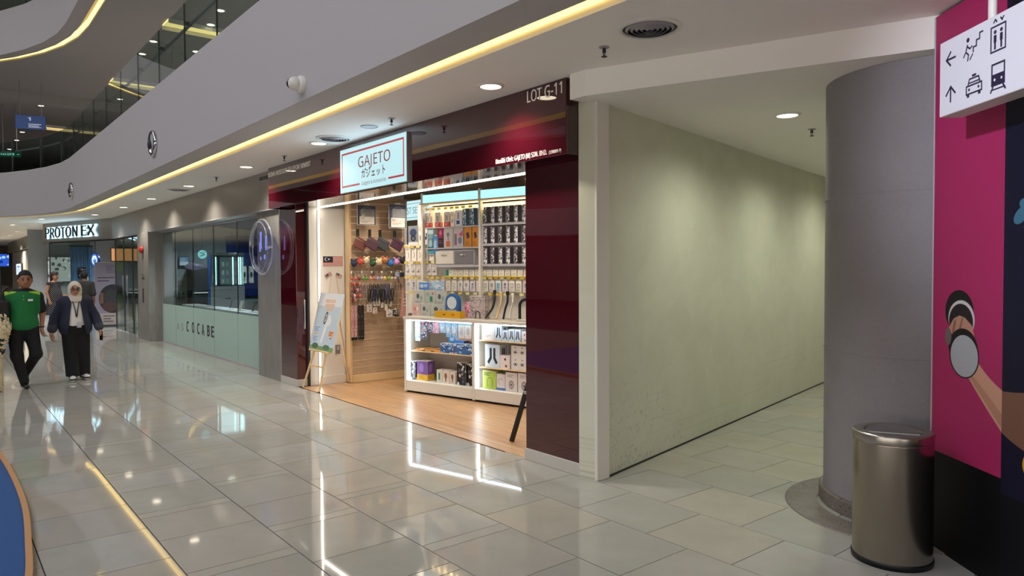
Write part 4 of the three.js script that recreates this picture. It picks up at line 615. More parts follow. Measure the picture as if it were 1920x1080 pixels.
{ // base cabinet, left module
  const G = 'packs hanging in the left base cabinet';
  [[0.12, 0.1, 0.27, PR.polkaSky, 'tall sky blue spotted'], [0.235, 0.11, 0.24, PR.polkaNavy, 'navy spotted'], [0.355, 0.1, 0.15, PR.polkaNavy, 'short navy spotted'], [0.46, 0.1, 0.15, PR.pinkStar, 'pink spotted'], [0.57, 0.1, 0.14, PR.skyPack, 'small sky blue'], [0.675, 0.09, 0.19, PR.skyPack, 'sky blue round printed'], [0.78, 0.1, 0.2, PR.skyPack, 'larger sky blue'], [0.9, 0.11, 0.22, PR.whitePack, 'left white'], [1.015, 0.11, 0.22, PR.whitePack, 'middle white'], [1.125, 0.09, 0.22, PR.whitePack, 'right white']].forEach(([s, w, h, m, l]) => hung('hanging_pack', `${l} pack hanging under the counter in the left base cabinet`, w, h, m, gp(s, 0.955, 0.14), GR, G));
  const G2 = 'goods on the shelf of the left base cabinet';
  for (let i = 0; i < 5; i++) { const t = thing('orange_packet', `flat orange packet, ${ORD[i]} from the left on the cabinet shelf`, 'packet', gp(0.17 + i * 0.085, 0.56 + (i % 2) * 0.012, 0.18), GR + rr(-0.3, 0.3), G2); mk('pouch', rbox(0.12, 0.024, 0.16, 0.01, 0, 0.012, 0), std(0xd99b4c, 0.5), t); const f = new THREE.PlaneGeometry(0.11, 0.15); f.rotateX(-Math.PI / 2); f.translate(0, 0.0248, 0); mk('print', f, PR.orangePkt, t); mk('front_print', box(0.1, 0.018, 0.002, 0, 0.012, 0.081), PR.orangePkt, t); }
  carton('blue_box', 'blue printed box, left of two on the cabinet shelf', 0.22, 0.125, 0.16, PR.bluePrint, 0.68, 0.56, 0.1, G2); carton('blue_box', 'blue printed box, right of two on the cabinet shelf', 0.38, 0.135, 0.16, PR.bluePrint, 0.99, 0.56, 0.1, G2); carton('blue_box', 'bright blue box stacked on the printed ones on the cabinet shelf', 0.26, 0.09, 0.12, PR.blueBox, 0.8, 0.697, 0.14, G2);
  const G3 = 'boxes on the floor of the left base cabinet';
  carton('black_box', 'narrow black patterned box in the left corner of the cabinet', 0.085, 0.25, 0.14, PR.blackArt, 0.09, 0.166, 0.08, G3); carton('purple_box', 'purple and yellow box beside the narrow black one', 0.19, 0.26, 0.14, PR.purpleYellow, 0.245, 0.166, 0.09, G3);
  carton('white_box', 'white box with green label on the cabinet floor', 0.1, 0.17, 0.12, PR.boxGreenW, 0.56, 0.166, 0.09, G3); carton('white_box', 'white box with brown picture on the cabinet floor', 0.11, 0.17, 0.12, PR.boxBrownW, 0.67, 0.166, 0.09, G3); carton('white_box', 'slim white box before the tall black box on the cabinet floor', 0.09, 0.16, 0.12, PR.boxBrownW, 0.775, 0.166, 0.1, G3);
  carton('black_box', 'tall black patterned box, left of two at the right of the cabinet', 0.15, 0.29, 0.14, PR.blackArt, 0.93, 0.166, 0.1, G3); carton('black_box', 'tall black patterned box against the cabinet divider', 0.13, 0.28, 0.14, PR.blackArt, 1.075, 0.166, 0.12, G3);
}
{ // base cabinet, right module
  const G = 'boxes in the right base cabinet';
  [[1.37, 0.2, 0.19, PR.whitePlain, 'plain white box at the left of the upper shelf'], [1.53, 0.11, 0.19, PR.legs, 'pale box with black figure, leftmost on the upper shelf'], [1.635, 0.085, 0.13, PR.legs, 'small pale box with black figure, second on the upper shelf'], [1.73, 0.085, 0.15, PR.legs, 'small pale box with black figure, third on the upper shelf'], [1.825, 0.085, 0.15, PR.legs, 'small pale box with black figure, fourth on the upper shelf'], [1.925, 0.08, 0.13, PR.cardSpade, 'small white box with red mark on the upper shelf'], [2.03, 0.11, 0.17, PR.legs, 'pale box with black figure behind the pillar edge, upper shelf']].forEach(([s, w, h, m, l]) => carton('white_box', `${l} of the right cabinet`, w, h, 0.12, m, s, 0.77, 0.1, G));
  [[1.435, 0.23, 0.285, PR.legs, 'large pale box with black figure on the middle shelf'], [1.63, 0.15, 0.165, PR.cardSpade, 'small white box with red mark on the middle shelf']].forEach(([s, w, h, m, l]) => carton('white_box', `${l} of the right cabinet`, w, h, 0.14, m, s, 0.433, 0.1, G));
  [0, 1].forEach(k => carton('white_box', `${k ? 'upper' : 'lower'} of two stacked white boxes with star shapes, middle shelf of the right cabinet`, 0.23, 0.145, 0.14, PR.star4, 1.84, 0.433 + k * 0.146, 0.1, G)); carton('white_box', 'white box with spade mark behind the pillar edge, middle shelf of the right cabinet', 0.13, 0.16, 0.14, PR.cardSpade, 2.05, 0.433, 0.1, G);
  [[1.395, 0.215, 0.225, PR.limeBox, 'lime green box on the floor'], [1.575, 0.13, 0.2, PR.whiteBlueBase, 'white box with blue foot on the floor'], [1.735, 0.175, 0.23, PR.fanBox, 'white box with fan picture, left of two on the floor'], [1.925, 0.18, 0.235, PR.fanBox, 'white box with fan picture, right of two on the floor']].forEach(([s, w, h, m, l]) => carton('white_box', `${l} of the right base cabinet`, w, h, 0.14, m, s, 0.166, 0.09, G));
}
{ // goods on the slat wall; local +z faces the shop
  const Q = Math.PI / 2, S = 'goods hanging on the slat wall', pinG = bar([0, 0, 0], [0, 0, 0.1], 0.003, 6);
  hung('bag_pack', 'packed dark bag with white label, left of two at the top of the slat wall', 0.3, 0.29, PR.bagPack, sw(-4.9, 2.58, 0.12), Q, S, 'pack', 0.05); hung('bag_pack', 'packed dark bag with white label, right of two at the top of the slat wall', 0.3, 0.36, PR.bagPack, sw(-5.4, 2.62, 0.14), Q, S, 'pack', 0.05);
  [[-4.79, 0x6a3a34, 'brown'], [-4.96, 0x4a2f3c, 'plum'], [-5.15, 0x3a3e44, 'slate grey'], [-5.37, 0x45283a, 'dark purple']].forEach(([z, col, n], i) => {
    const t = thing('pouch', `${n} flat pouch hanging tilted by its strap on the slat wall`, 'pouch', sw(z, 2.22, 0.09 + (i % 2) * 0.04), Q, S); const g = rbox(0.2, 0.16, 0.03, 0.012); g.rotateZ(-0.5); g.translate(0.02, -0.2, 0); mk('body', g, std(col, 0.55), t);
    const z2 = bar([-0.09, -0.1, 0.018], [0.08, -0.19, 0.018], 0.003); mk('zip', z2, M.alu, t); mk('strap', rbox(0.045, 0.14, 0.012, 0.004, -0.02, -0.06, 0), M.black, t); mk('peg', pinG.clone().scale(1, 1, 1.4).translate(0, 0.01, -0.13), M.chrome, t);
  });
  const lump = (r, sd) => { const g = new THREE.SphereGeometry(r, 14, 10), p = g.attributes.position; for (let i = 0; i < p.count; i++) { const k = 1 + 0.25 * noise.noise(p.getX(i) * 30 + sd, p.getY(i) * 30, p.getZ(i) * 30); p.setXYZ(i, p.getX(i) * k, p.getY(i) * k, p.getZ(i) * k * 0.7); } g.computeVertexNormals(); return g; };
  [[0x23304d, 'navy'], [0xb5483c, 'red'], [0xcbb89a, 'cream'], [0x2c5138, 'green'], [0xd8c6a4, 'pale yellow'], [0xb06d42, 'orange brown'], [0x2f74bd, 'bright blue'], [0xc28bc0, 'lilac'], [0x262a35, 'black']].forEach(([col, n], i) => {
    const t = thing('plush_purse', `${n} round plush purse in the row at eye height on the slat wall`, 'purse', sw(-4.71 - i * 0.1, 1.74 + (i % 3) * 0.02, 0.08), Q, S); mk('body', lump(0.048, i * 5), std(col, 0.85), t); mk('ear', new THREE.SphereGeometry(0.017, 10, 8).translate(-0.035, 0.05, 0), std(col, 0.85), t); mk('ear', new THREE.SphereGeometry(0.017, 10, 8).translate(0.035, 0.05, 0), std(col, 0.85), t); mk('loop', new THREE.TorusGeometry(0.014, 0.002, 6, 16).translate(0, 0.075, 0), M.chrome, t); mk('peg', bar([0, 0.088, -0.08], [0, 0.088, 0.005], 0.0025, 6), M.chrome, t);
  });
  const charmCols = [0xb4463f, 0xc26b62, 0x8a3a3f, 0x62994a, 0x5a8a3e, 0xc98f7a, 0xc77a6a, 0x8f9fc0, 0xb8aab8, 0xd8b75a, 0x7fae58, 0xcbb9a6, 0xd2c2ae, 0x8c8890];
  charmCols.forEach((col, i) => { const t = thing('keychain', `small keychain charm, ${ORD[i]} from the left in the upper keychain row`, 'keychain', sw(-4.68 - i * 0.06, 1.53, 0.07), Q, 'upper keychain row'); mk('ring', new THREE.TorusGeometry(0.013, 0.002, 6, 16).translate(0, 0.03, 0), M.chrome, t); mk('peg', bar([0, 0.042, -0.07], [0, 0.042, 0.005], 0.0025, 6), M.chrome, t); mk('charm', lump(0.027, i * 3).translate(0, -0.015, 0), std(col, 0.5), t); mk('link', bar([0, 0.017, 0], [0, 0.01, 0], 0.003), M.chrome, t); });
  for (let i = 0; i < 16; i++) { const t = thing('keychain', `silver key tag, ${ORD[i]} from the left in the row under the purses`, 'keychain', sw(-4.68 - i * 0.054, 1.635, 0.06), Q, 'silver key tags under the purses'); mk('ring', new THREE.TorusGeometry(0.012, 0.002, 6, 14), M.chrome, t); mk('peg', bar([0, 0.01, -0.06], [0, 0.01, 0.004], 0.0025, 6), M.chrome, t); mk('tag', rbox(0.022, 0.032, 0.006, 0.003, 0, -0.028, 0), i % 3 ? M.alu : M.offwhite, t); }
  const cl = [0xa8443f, 0xc06a60, 0x7d3038, 0xb98a80, 0x8c4a4e, 0x5c2b30, 0xc7998f, 0x93606a, 0x6b4a52, 0xd0b3a6]; let kk = 0;
  for (const [z0, y, n] of [[-4.665, 1.45, 4], [-4.67, 1.36, 4], [-4.665, 1.28, 4], [-4.675, 1.22, 2]]) for (let i = 0; i < n; i++) { const t = thing('keychain', `reddish keychain charm, ${ORD[kk]} of the cluster at the left edge of the slat wall`, 'keychain', sw(z0 - i * 0.042, y, 0.1), Q, 'reddish keychain cluster'); mk('ring', new THREE.TorusGeometry(0.012, 0.002, 6, 14).translate(0, 0.03, 0), M.chrome, t); mk('charm', lump(0.024, kk * 4).scale(0.9, 1.3, 1).translate(0, -0.012, 0), std(cl[kk % 10], 0.5), t); mk('peg', bar([0, 0.04, -0.1], [0, 0.04, 0.004], 0.0025, 6), M.chrome, t); kk++; }
  [[-5.42, 0x9aa0b4, 'grey'], [-5.5, 0x2a2b33, 'black']].forEach(([z, col, n]) => { const t = thing('pouch', `small ${n} pouch hanging at the right end of the key tag row`, 'pouch', sw(z, 1.6, 0.08), Q, S); mk('body', rbox(0.07, 0.075, 0.03, 0.012, 0, -0.03, 0), std(col, 0.6), t); mk('zip', bar([-0.028, -0.005, 0.017], [0.028, -0.005, 0.017], 0.002), M.alu, t); mk('peg', bar([0, 0.012, -0.08], [0, 0.012, 0.005], 0.0025, 6), M.chrome, t); });
  for (let i = 0; i < 9; i++) { const t = thing('lanyard', `dark beaded lanyard, ${ORD[i]} from the left in the front bunch under the key tags`, 'lanyard', sw(-4.93 - i * 0.048, 1.36, 0.115), Q, 'front bunch of dark lanyards'); mk('loop', tube([[-0.012, 0, 0], [-0.02, -0.09, 0.01], [0, -0.19, 0], [0.02, -0.09, -0.01], [0.012, 0, 0]], 0.008, 20, 5, true), std([0x17181d, 0x2c2e36, 0x22345f, 0x3c3f47][i % 4], 0.5), t); mk('clip', rbox(0.016, 0.035, 0.01, 0.003, 0, -0.205, 0), M.chrome, t); mk('peg', bar([0, 0, -0.115], [0, 0, 0.005], 0.003, 6), M.chrome, t); }
  const lanCols = [0x7c3b3f, 0x5c3a44, 0x8a5f62, 0x9a8c92, 0xa79aa0, 0x3d3b40, 0x1d1d22, 0x2a2c33, 0x4a5058, 0x27345f, 0x2b3a74, 0xa59a92, 0x8f7f74, 0xa08a7c];
  lanCols.forEach((col, i) => { const t = thing('lanyard', `looped lanyard, ${ORD[i]} from the left in the lanyard row of the slat wall`, 'lanyard', sw(-4.69 - i * 0.058, 1.43, 0.07), Q, 'lanyard row'); mk('loop', tube([[-0.012, 0, 0], [-0.018, -0.1, 0.01], [0, -0.2, 0], [0.018, -0.1, -0.01], [0.012, 0, 0]], 0.0065, 22, 5, true), std(col, 0.6), t); mk('clip', rbox(0.016, 0.04, 0.01, 0.003, 0, -0.215, 0), M.chrome, t); mk('peg', bar([0, 0, -0.07], [0, 0, 0.005], 0.003, 6), M.chrome, t); });
  [[-5.03, 1.15], [-5.09, 1.16], [-5.15, 1.12], [-5.22, 1.09], [-5.29, 1.13]].forEach(([z, y], i) => { const t = thing('card_holder', `white card holder on a black clip, ${ORD[i]} from the left under the lanyards`, 'card holder', sw(z, y, 0.09), Q, 'card holders'); mk('frame', rbox(0.052, 0.1, 0.008, 0.004), i % 2 ? M.satin : M.black, t); mk('card', box(0.042, 0.08, 0.003, 0, 0, 0.005), M.satin, t); mk('clip', rbox(0.02, 0.03, 0.012, 0.003, 0, 0.06, 0), M.black, t); mk('peg', bar([0, 0.07, -0.09], [0, 0.07, 0.005], 0.0025, 6), M.chrome, t); });
  [[-4.685, PR.lacePink, 'pink patterned'], [-4.735, PR.lacePink, 'second pink patterned'], [-4.795, PR.laceBlk, 'black patterned'], [-4.845, PR.laceBlk, 'second black patterned']].forEach(([z, m, n]) => { const t = thing('wide_strap', `${n} wide shoulder strap hanging low on the slat wall`, 'strap', sw(z, 1.13, 0.07), Q, 'wide straps'); mk('webbing', rbox(0.045, 0.46, 0.012, 0.004, 0, -0.23, 0), m, t); mk('buckle', lump(0.025, 3).translate(0, -0.48, 0), M.blackGloss, t); mk('hook', new THREE.TorusGeometry(0.014, 0.003, 6, 14).translate(0, 0.01, 0), M.chrome, t); mk('peg', bar([0, 0.02, -0.07], [0, 0.02, 0.005], 0.0025, 6), M.chrome, t); });
  hung('card_pack', 'small white card pack beside the black straps, left one', 0.085, 0.11, PR.cardSpade, sw(-4.95, 1.14, 0.08), Q, S, 'pack', 0); hung('card_pack', 'small white card pack beside the black straps, right one', 0.07, 0.09, PR.cardSpade, sw(-5.04, 1.09, 0.08), Q, S, 'pack', 0);
  hung('earphone_pack', 'white earphone pack low on the slat wall', 0.1, 0.1, PR.plug, sw(-5.27, 1.04, 0.09), Q, S); hung('earphone_pack', 'black earphone pack low on the slat wall', 0.1, 0.11, PR.blackArt, sw(-5.38, 1.05, 0.09), Q, S);
  { const t = thing('pennant', 'pink striped cloth pennant hanging at the right edge of the slat wall', 'pennant', sw(-5.5, 1.38, 0.1), Q, S); const s = new THREE.Shape(); s.moveTo(0, 0); s.lineTo(0.055, -0.44); s.lineTo(-0.055, -0.44); s.closePath(); mk('peg', bar([0, -0.01, -0.1], [0, -0.01, 0.01], 0.0025, 6), M.chrome, t); mk('cloth', new THREE.ExtrudeGeometry(s, { depth: 0.006, bevelEnabled: false }), std(0xcf9a92, 0.8), t); for (let k = 0; k < 3; k++) { const q = box(0.05 + k * 0.015, 0.018, 0.003, 0, -0.18 - k * 0.05, 0.008); q.rotateZ(0.15); mk('stripe', q, M.satin, t); } }
}
{ // flags on the jamb, switch
  const fl = canv(200, 108, (c, w, h) => { for (let i = 0; i < 14; i++) { c.fillStyle = i % 2 ? '#d8cfc8' : '#a8323a'; c.fillRect(0, i * h / 14, w, h / 14 + 1); } c.fillStyle = '#1a1c3a'; c.fillRect(0, 0, w / 2, h * 8 / 14); el(c, 38, 30, 20, 20, '#d6cfb8'); el(c, 44, 30, 17, 17, '#1a1c3a'); el(c, 60, 30, 9, 9, '#d6cfb8'); });
  const flagM = std(0xffffff, 0.7, { map: fl });
  const t = thing('flag', 'striped flag with crescent and star on the white entrance jamb', 'flag', [-9.646, 1.765, -4.492], Math.PI / 2); mk('cloth', rbox(0.31, 0.15, 0.004, 0.001), flagM, t); mk('hem', box(0.006, 0.15, 0.006, -0.155, 0, 0), M.offwhite, t);
  [[-4.44, 1.57, 'left'], [-4.56, 1.56, 'right']].forEach(([z, y, n], i) => { const q = thing('hand_flag', `small flag on a thin stick stuck to the jamb, ${n} one of two`, 'flag', [-9.64, y, z], Math.PI / 2, 'hand flags'); const g = rbox(0.1, 0.055, 0.003, 0.001); g.rotateZ(i ? -0.45 : 0.6); g.translate(i ? 0.02 : -0.02, 0, 0.002); mk('cloth', g, flagM, q); mk('stick', bar([i ? -0.03 : 0.03, 0.02, 0], [i ? 0.02 : -0.02, -0.26, 0], 0.003), M.pine, q); });
  const s = thing('wall_switch', 'small grey socket box low on the white jamb behind the easel', 'socket', [-9.64, 0.49, -4.55], Math.PI / 2); mk('plate', rbox(0.07, 0.13, 0.02, 0.004), M.grey, s); mk('rocker', rbox(0.03, 0.05, 0.01, 0.003, 0, 0.02, 0.014), M.lightGrey, s);
}
{ // easel with poster board
  const tx = canv(384, 400, (c, w, h) => {
    c.fillStyle = '#bcc9cf'; c.fillRect(0, 0, w, h); c.fillStyle = '#d9dcdc'; c.fillRect(0, 0, w, 90); c.fillStyle = '#e0b290'; for (const [x, y, q] of [[118, 42, 160], [128, 72, 150], [150, 100, 110]]) for (let i = 0; i < 7; i++) c.fillRect(x + i * q / 7, y, q / 7 - 4, 24);
    c.save(); c.translate(205, 190); c.rotate(0.25); c.fillStyle = '#e4e2e0'; c.fillRect(-12, 10, 34, 150); el(c, 14, -4, 50, 38, '#dedcda'); el(c, -34, -8, 24, 46, '#2a282a'); el(c, -34, -8, 15, 33, '#c4c4c4'); el(c, -34, -8, 6, 14, '#3a383a'); c.restore();
    bars(c, 30, 240, 90, 3, '#5d7fb4', 5, 12); bars(c, 30, 280, 80, 2, '#d29a5c', 5, 12); bars(c, 30, 308, 80, 2, '#5d7fb4', 5, 12); bars(c, 40, 330, 70, 2, '#5d7fb4', 4, 11); c.fillStyle = '#e2a878'; c.fillRect(270, 258, 76, 40); bars(c, 278, 266, 60, 2, '#b35f3a', 8, 16); bars(c, 290, 306, 44, 1, '#555', 5);
    c.fillStyle = '#7f9a6a'; c.fillRect(0, 370, w, 30); el(c, 90, 372, 50, 20, '#4d6a52'); el(c, 270, 374, 54, 18, '#587a58');
  });
  const t = thing('easel', 'pine easel holding a poster board at the shop entrance', 'easel', [-9.28, 0, -3.97], 0);
  const B = new THREE.Group(); const f = new THREE.PlaneGeometry(0.75, 0.79); const bd = rbox(0.75, 0.79, 0.012, 0.002); const lean = g => { g.rotateX(-0.23); g.translate(0.13, 0.935, -0.19); return g; }; f.translate(0, 0, 0.0068);
  mk('board', lean(bd), M.satin, t); mk('poster', lean(f), std(0xffffff, 0.5, { map: tx }), t);
  mk('leg', beam([-0.25, 0, 0], [0.05, 1.3, -0.3], 0.03, 0.022), M.pine, t); mk('leg', beam([0.24, 0, -0.02], [0.2, 1.3, -0.3], 0.03, 0.022), M.pine, t); mk('leg', beam([-0.25, 0, -0.7], [0.14, 1.28, -0.32], 0.028, 0.02), M.pine, t);
  mk('ledge', rbox(0.62, 0.025, 0.05, 0.004, 0.1, 0.54, -0.1), M.pine, t); mk('crossbar', beam([-0.17, 0.33, -0.075], [0.23, 0.33, -0.09], 0.025, 0.018), M.pine, t); for (const [x, z] of [[-0.25, 0], [0.24, -0.02], [-0.25, -0.7]]) mk('rubber_foot', cyl(0.018, 0.018, 0.012, x, 0.006, z, 12), M.black, t);
}
{ // folding sign stand, black, half behind the pillar
  const t = thing('folding_stand', 'black folding A-frame stand half hidden behind the right maroon pillar', 'stand', [-4.93, 0, -4.62], 0.12);
  for (const z of [0.32, -0.28]) { mk('leg', beam([-0.38, 0, z], [0.05, 1.12, z], 0.045, 0.03), M.black, t); mk('leg', beam([0.42, 0, z], [0.05, 1.12, z], 0.045, 0.03), M.black, t); mk('stay', bar([-0.19, 0.45, z], [0.25, 0.42, z], 0.009), M.black, t); }
  mk('panel', beam([0.4, 0.1, 0.02], [0.08, 1.06, 0.02], 0.02, 0.56), M.satin, t); mk('hinge', bar([0.05, 1.12, -0.3], [0.05, 1.12, 0.34], 0.02), M.chrome, t); mk('lock', rbox(0.05, 0.03, 0.04, 0.006, -0.16, 0.5, 0.34), M.chrome, t);
}
// ───────────────────────── neighbouring shopfronts ─────────────────────────
{
  const f = thing('metal_fascia', 'brushed grey metal fascia running along the shopfronts left of the maroon one', 'fascia', [0, 0, 0]);
  const seg = (a, b, nm = 'panel') => { const m = mk(nm, wallBetween(a, b, 2.54, CEIL - 0.002, 0.12), M.fasciaMetal, f); return m; };
  for (let k = 0; k < 5; k++) seg([-10.3 - k * 2.44, -3.9], [-10.3 - (k + 1) * 2.44 + 0.003, -3.9]); seg([-22.5, -3.9], [-24.5, -3.32]); seg([-24.5, -3.32], [-26.6, -2.7]);
  mk('end_panel', wallBetween([-26.6, -2.7], [-26.9, -3.5], 2.54, CEIL - 0.002, 0.1), M.fasciaMetal, f);
  mk('underside', merge([box(12.2, 0.02, 0.34, -16.4, 2.545, -4.06)]), M.satinGrey, f);
  const blocks = (n, w, h, x, y, gap) => { const l = []; for (let i = 0; i < n; i++) l.push(box(w * (0.7 + 0.3 * ((i * 5) % 3) / 2), h, 0.003, x + i * (w + gap), y, -3.8985)); return merge(l); }; // lettering too small to read in the photograph
  mk('lettering', blocks(6, 0.045, 0.055, -10.9, 3.03, 0.026), M.dark, f); mk('lettering', blocks(15, 0.026, 0.022, -10.94, 2.695, 0.014), M.grey, f); mk('lettering', blocks(11, 0.026, 0.022, -10.78, 2.645, 0.014), M.grey, f);
  const f2 = thing('metal_fascia', 'farthest metal fascia at the left, beyond the lit letter sign', 'fascia', [0, 0, 0]); mk('panel', box(17, 0.52, 0.2, -37.5, 2.87, -3.2), M.fasciaMetal, f2); mk('underside', box(17, 0.02, 0.6, -37.5, 2.6, -3.5), M.satinGrey, f2);
}
pillar('pillar', 'grey stone pillar behind the round clear sign, left of the maroon pillar', -11.2, -10.285, -3.955, -4.5, M.stone, 0);
{ const p = pillar('pillar', 'grey stone pillar with a red alarm between the two glass shopfronts', -19.25, -18.14, -3.88, -4.5, M.stone, 0); mk('corner_panel', rbox(0.2, 2.5, 0.3, 0.004, 0.64, 1.25, -0.12), M.satinGrey, p); }
{ const t = thing('fire_alarm', 'small red fire alarm disc high on the grey stone pillar', 'alarm', [-18.67, 2.14, -3.86]); const a = lathe([[0.09, 0], [0.09, 0.03], [0.05, 0.06], [0, 0.06]], 24); a.rotateX(Math.PI / 2); mk('bell', a, std(0xb3221f, 0.4), t); mk('bracket', rbox(0.06, 0.1, 0.02, 0.004), M.dark, t); }
{ const t = thing('notice', 'narrow black upright notice with icon on the grey stone pillar', 'sign', [-18.7, 1.05, -3.874]); mk('plate', rbox(0.1, 0.34, 0.008, 0.002), M.dark, t); mk('icon', cyl(0.055, 0.055, 0.008, 0, 0.5, 0, 20).rotateX(0), M.dark, t); mk('underline', box(0.26, 0.018, 0.006, 0, 0.42, 0), M.dark, t); }
const COOLSHOP = 0xcfe4ff;
{ // glass front of the phone shop
  const t = thing('glass_shopfront', 'frameless glass shopfront with frosted base and lettering, left of the round clear sign', 'shopfront', [0, 0, 0]);
  const xs = [-18.0, -16.86, -15.49, -14.1, -12.75, -11.2];
  for (let k = 0; k < 5; k++) { const a = xs[k], b = xs[k + 1]; mk('glass_pane', box(b - a - 0.012, 2.5, 0.012, (a + b) / 2, 1.28, -4.15), M.glass, t); mk('frosted_film', box(b - a - 0.014, 0.86, 0.003, (a + b) / 2, 0.45, -4.141), M.frost, t); if (k) mk('seal', box(0.012, 2.5, 0.016, a, 1.28, -4.15), M.glassEdge, t); }
  mk('head_rail', box(6.8, 0.05, 0.06, -14.6, 2.53, -4.15), M.satinGrey, t); mk('floor_channel', box(6.8, 0.025, 0.05, -14.6, 0.012, -4.15), M.satinGrey, t); mk('door_pull', rbox(0.03, 0.3, 0.05, 0.006, -11.34, 0.95, -4.11), M.black, t);
  const L = [['C', -16.02], ['O', -15.62], ['C', -15.24], ['A', -14.92], ['B', -14.56], ['E', -14.3]]; for (const [c, x] of L) { const g = text(c, 0.22, 0.17, 0.002, fontBold); g.translate(x, 0.36, -4.139); mk('lettering', g, M.dark, t); }
  for (const [c, x] of [['A', -16.75], ['S', -16.4]]) { const g = text(c, 0.14, 0.12, 0.002); g.translate(x, 0.36, -4.139); mk('lettering', g, M.grey, t); }
}
struct('wall_phone_shop_left', box(0.1, 3.1, 4.2, -18.1, 1.55, -6.3), std(0x6f7578, 0.6)); struct('wall_phone_shop_back', box(8, 3.1, 0.1, -14.2, 1.55, -8.4), std(0x2a3c7c, 0.6)); struct('wall_phone_shop_right', box(0.12, 3.1, 4, -11.1, 1.55, -6.6), std(0x777777, 0.6));
struct('wall_phone_shop_panel', box(0.04, 1.5, 1.5, -18.02, 1.75, -6.35), std(0x14275e, 0.45));
for (const [x, z, n] of [[-13.5, -5.6, 'nearer'], [-16.6, -5.2, 'farther']]) downlight(x, z, CEIL, `unseen round downlight inside the glass fronted phone shop, ${n} one`, LV.neighbour * 1.3, 0xe6f0ff, M.lampCool, 'phone shop downlights');  // out of view, placed to light the phone shop interior
{ // lit display case
  const t = thing('display_case', 'lit glass display case with bright tubes and grey base in the phone shop', 'display case', [-16.35, 0, -5.1], Math.PI / 2);
  mk('base', rbox(0.62, 0.5, 0.4, 0.01, 0, 1.04, 0), M.lightGrey, t); mk('slot', box(0.12, 0.02, 0.01, -0.06, 1.02, 0.2), M.black, t); mk('plinth', rbox(0.6, 0.8, 0.38, 0.01, 0, 0.4, 0), M.grey, t);
  mk('back', box(0.58, 0.7, 0.02, 0, 1.64, -0.18), std(0x1d2940, 0.4), t); mk('cap', rbox(0.6, 0.05, 0.38, 0.006, 0, 2.0, 0), M.lightGrey, t);
  for (const x of [-0.27, 0.22, 0.265, 0.09]) mk('light_tube', rbox(0.022, 0.62, 0.022, 0.008, x, 1.63, 0.1 - Math.abs(x) * 0.1), glow(0xc9f4ff, 5), t); for (const x of [-0.29, 0.29]) mk('glass_side', box(0.008, 0.68, 0.34, x, 1.64, 0), M.glass, t);
  mk('glass_front', box(0.58, 0.68, 0.008, 0, 1.64, 0.18), M.glass, t);
  const ps = [M.black, M.alu, std(0xa33a3a, 0.4), M.satin, M.black]; for (let k = 0; k < 15; k++) mk('phone', rbox(0.055, 0.1, 0.012, 0.006, -0.2 + (k % 5) * 0.095, 1.4 + Math.floor(k / 5) * 0.19, 0.02), ps[(k * 3) % 5], t);
  panelLight([-16.13, 1.63, -5.1], [-10, 1.4, -4.6], 0.5, 0.6, 2.5, 0xd2f2ff);
}
{ const t = thing('shop_counter', 'long low sales counter behind the frosted glass', 'counter', [-14.6, 0, -4.6]); mk('body', rbox(5.6, 0.82, 0.3, 0.01, 0, 0.42, 0), std(0x6d7f79, 0.5), t); mk('worktop', rbox(5.7, 0.04, 0.36, 0.006, 0, 0.85, 0), M.lightGrey, t);
  [[-13.2, M.blackGloss], [-13.9, M.satin], [-14.5, M.blackGloss], [-12.6, M.satin], [-12.1, M.dark]].forEach(([x, m], i) => { const k = thing('counter_stand', `small phone stand on the counter behind the glass, ${ORD[i]} of five`, 'stand', [x, 0.87, -4.58], rr(-0.4, 0.4), 'phone stands on the counter'); mk('foot', rbox(0.16, 0.02, 0.12, 0.005, 0, 0.01, 0), M.satin, k); const q = rbox(0.1, 0.18, 0.012, 0.006); q.rotateX(-0.3); q.translate(0, 0.1, 0); mk('phone', q, m, k); }); }
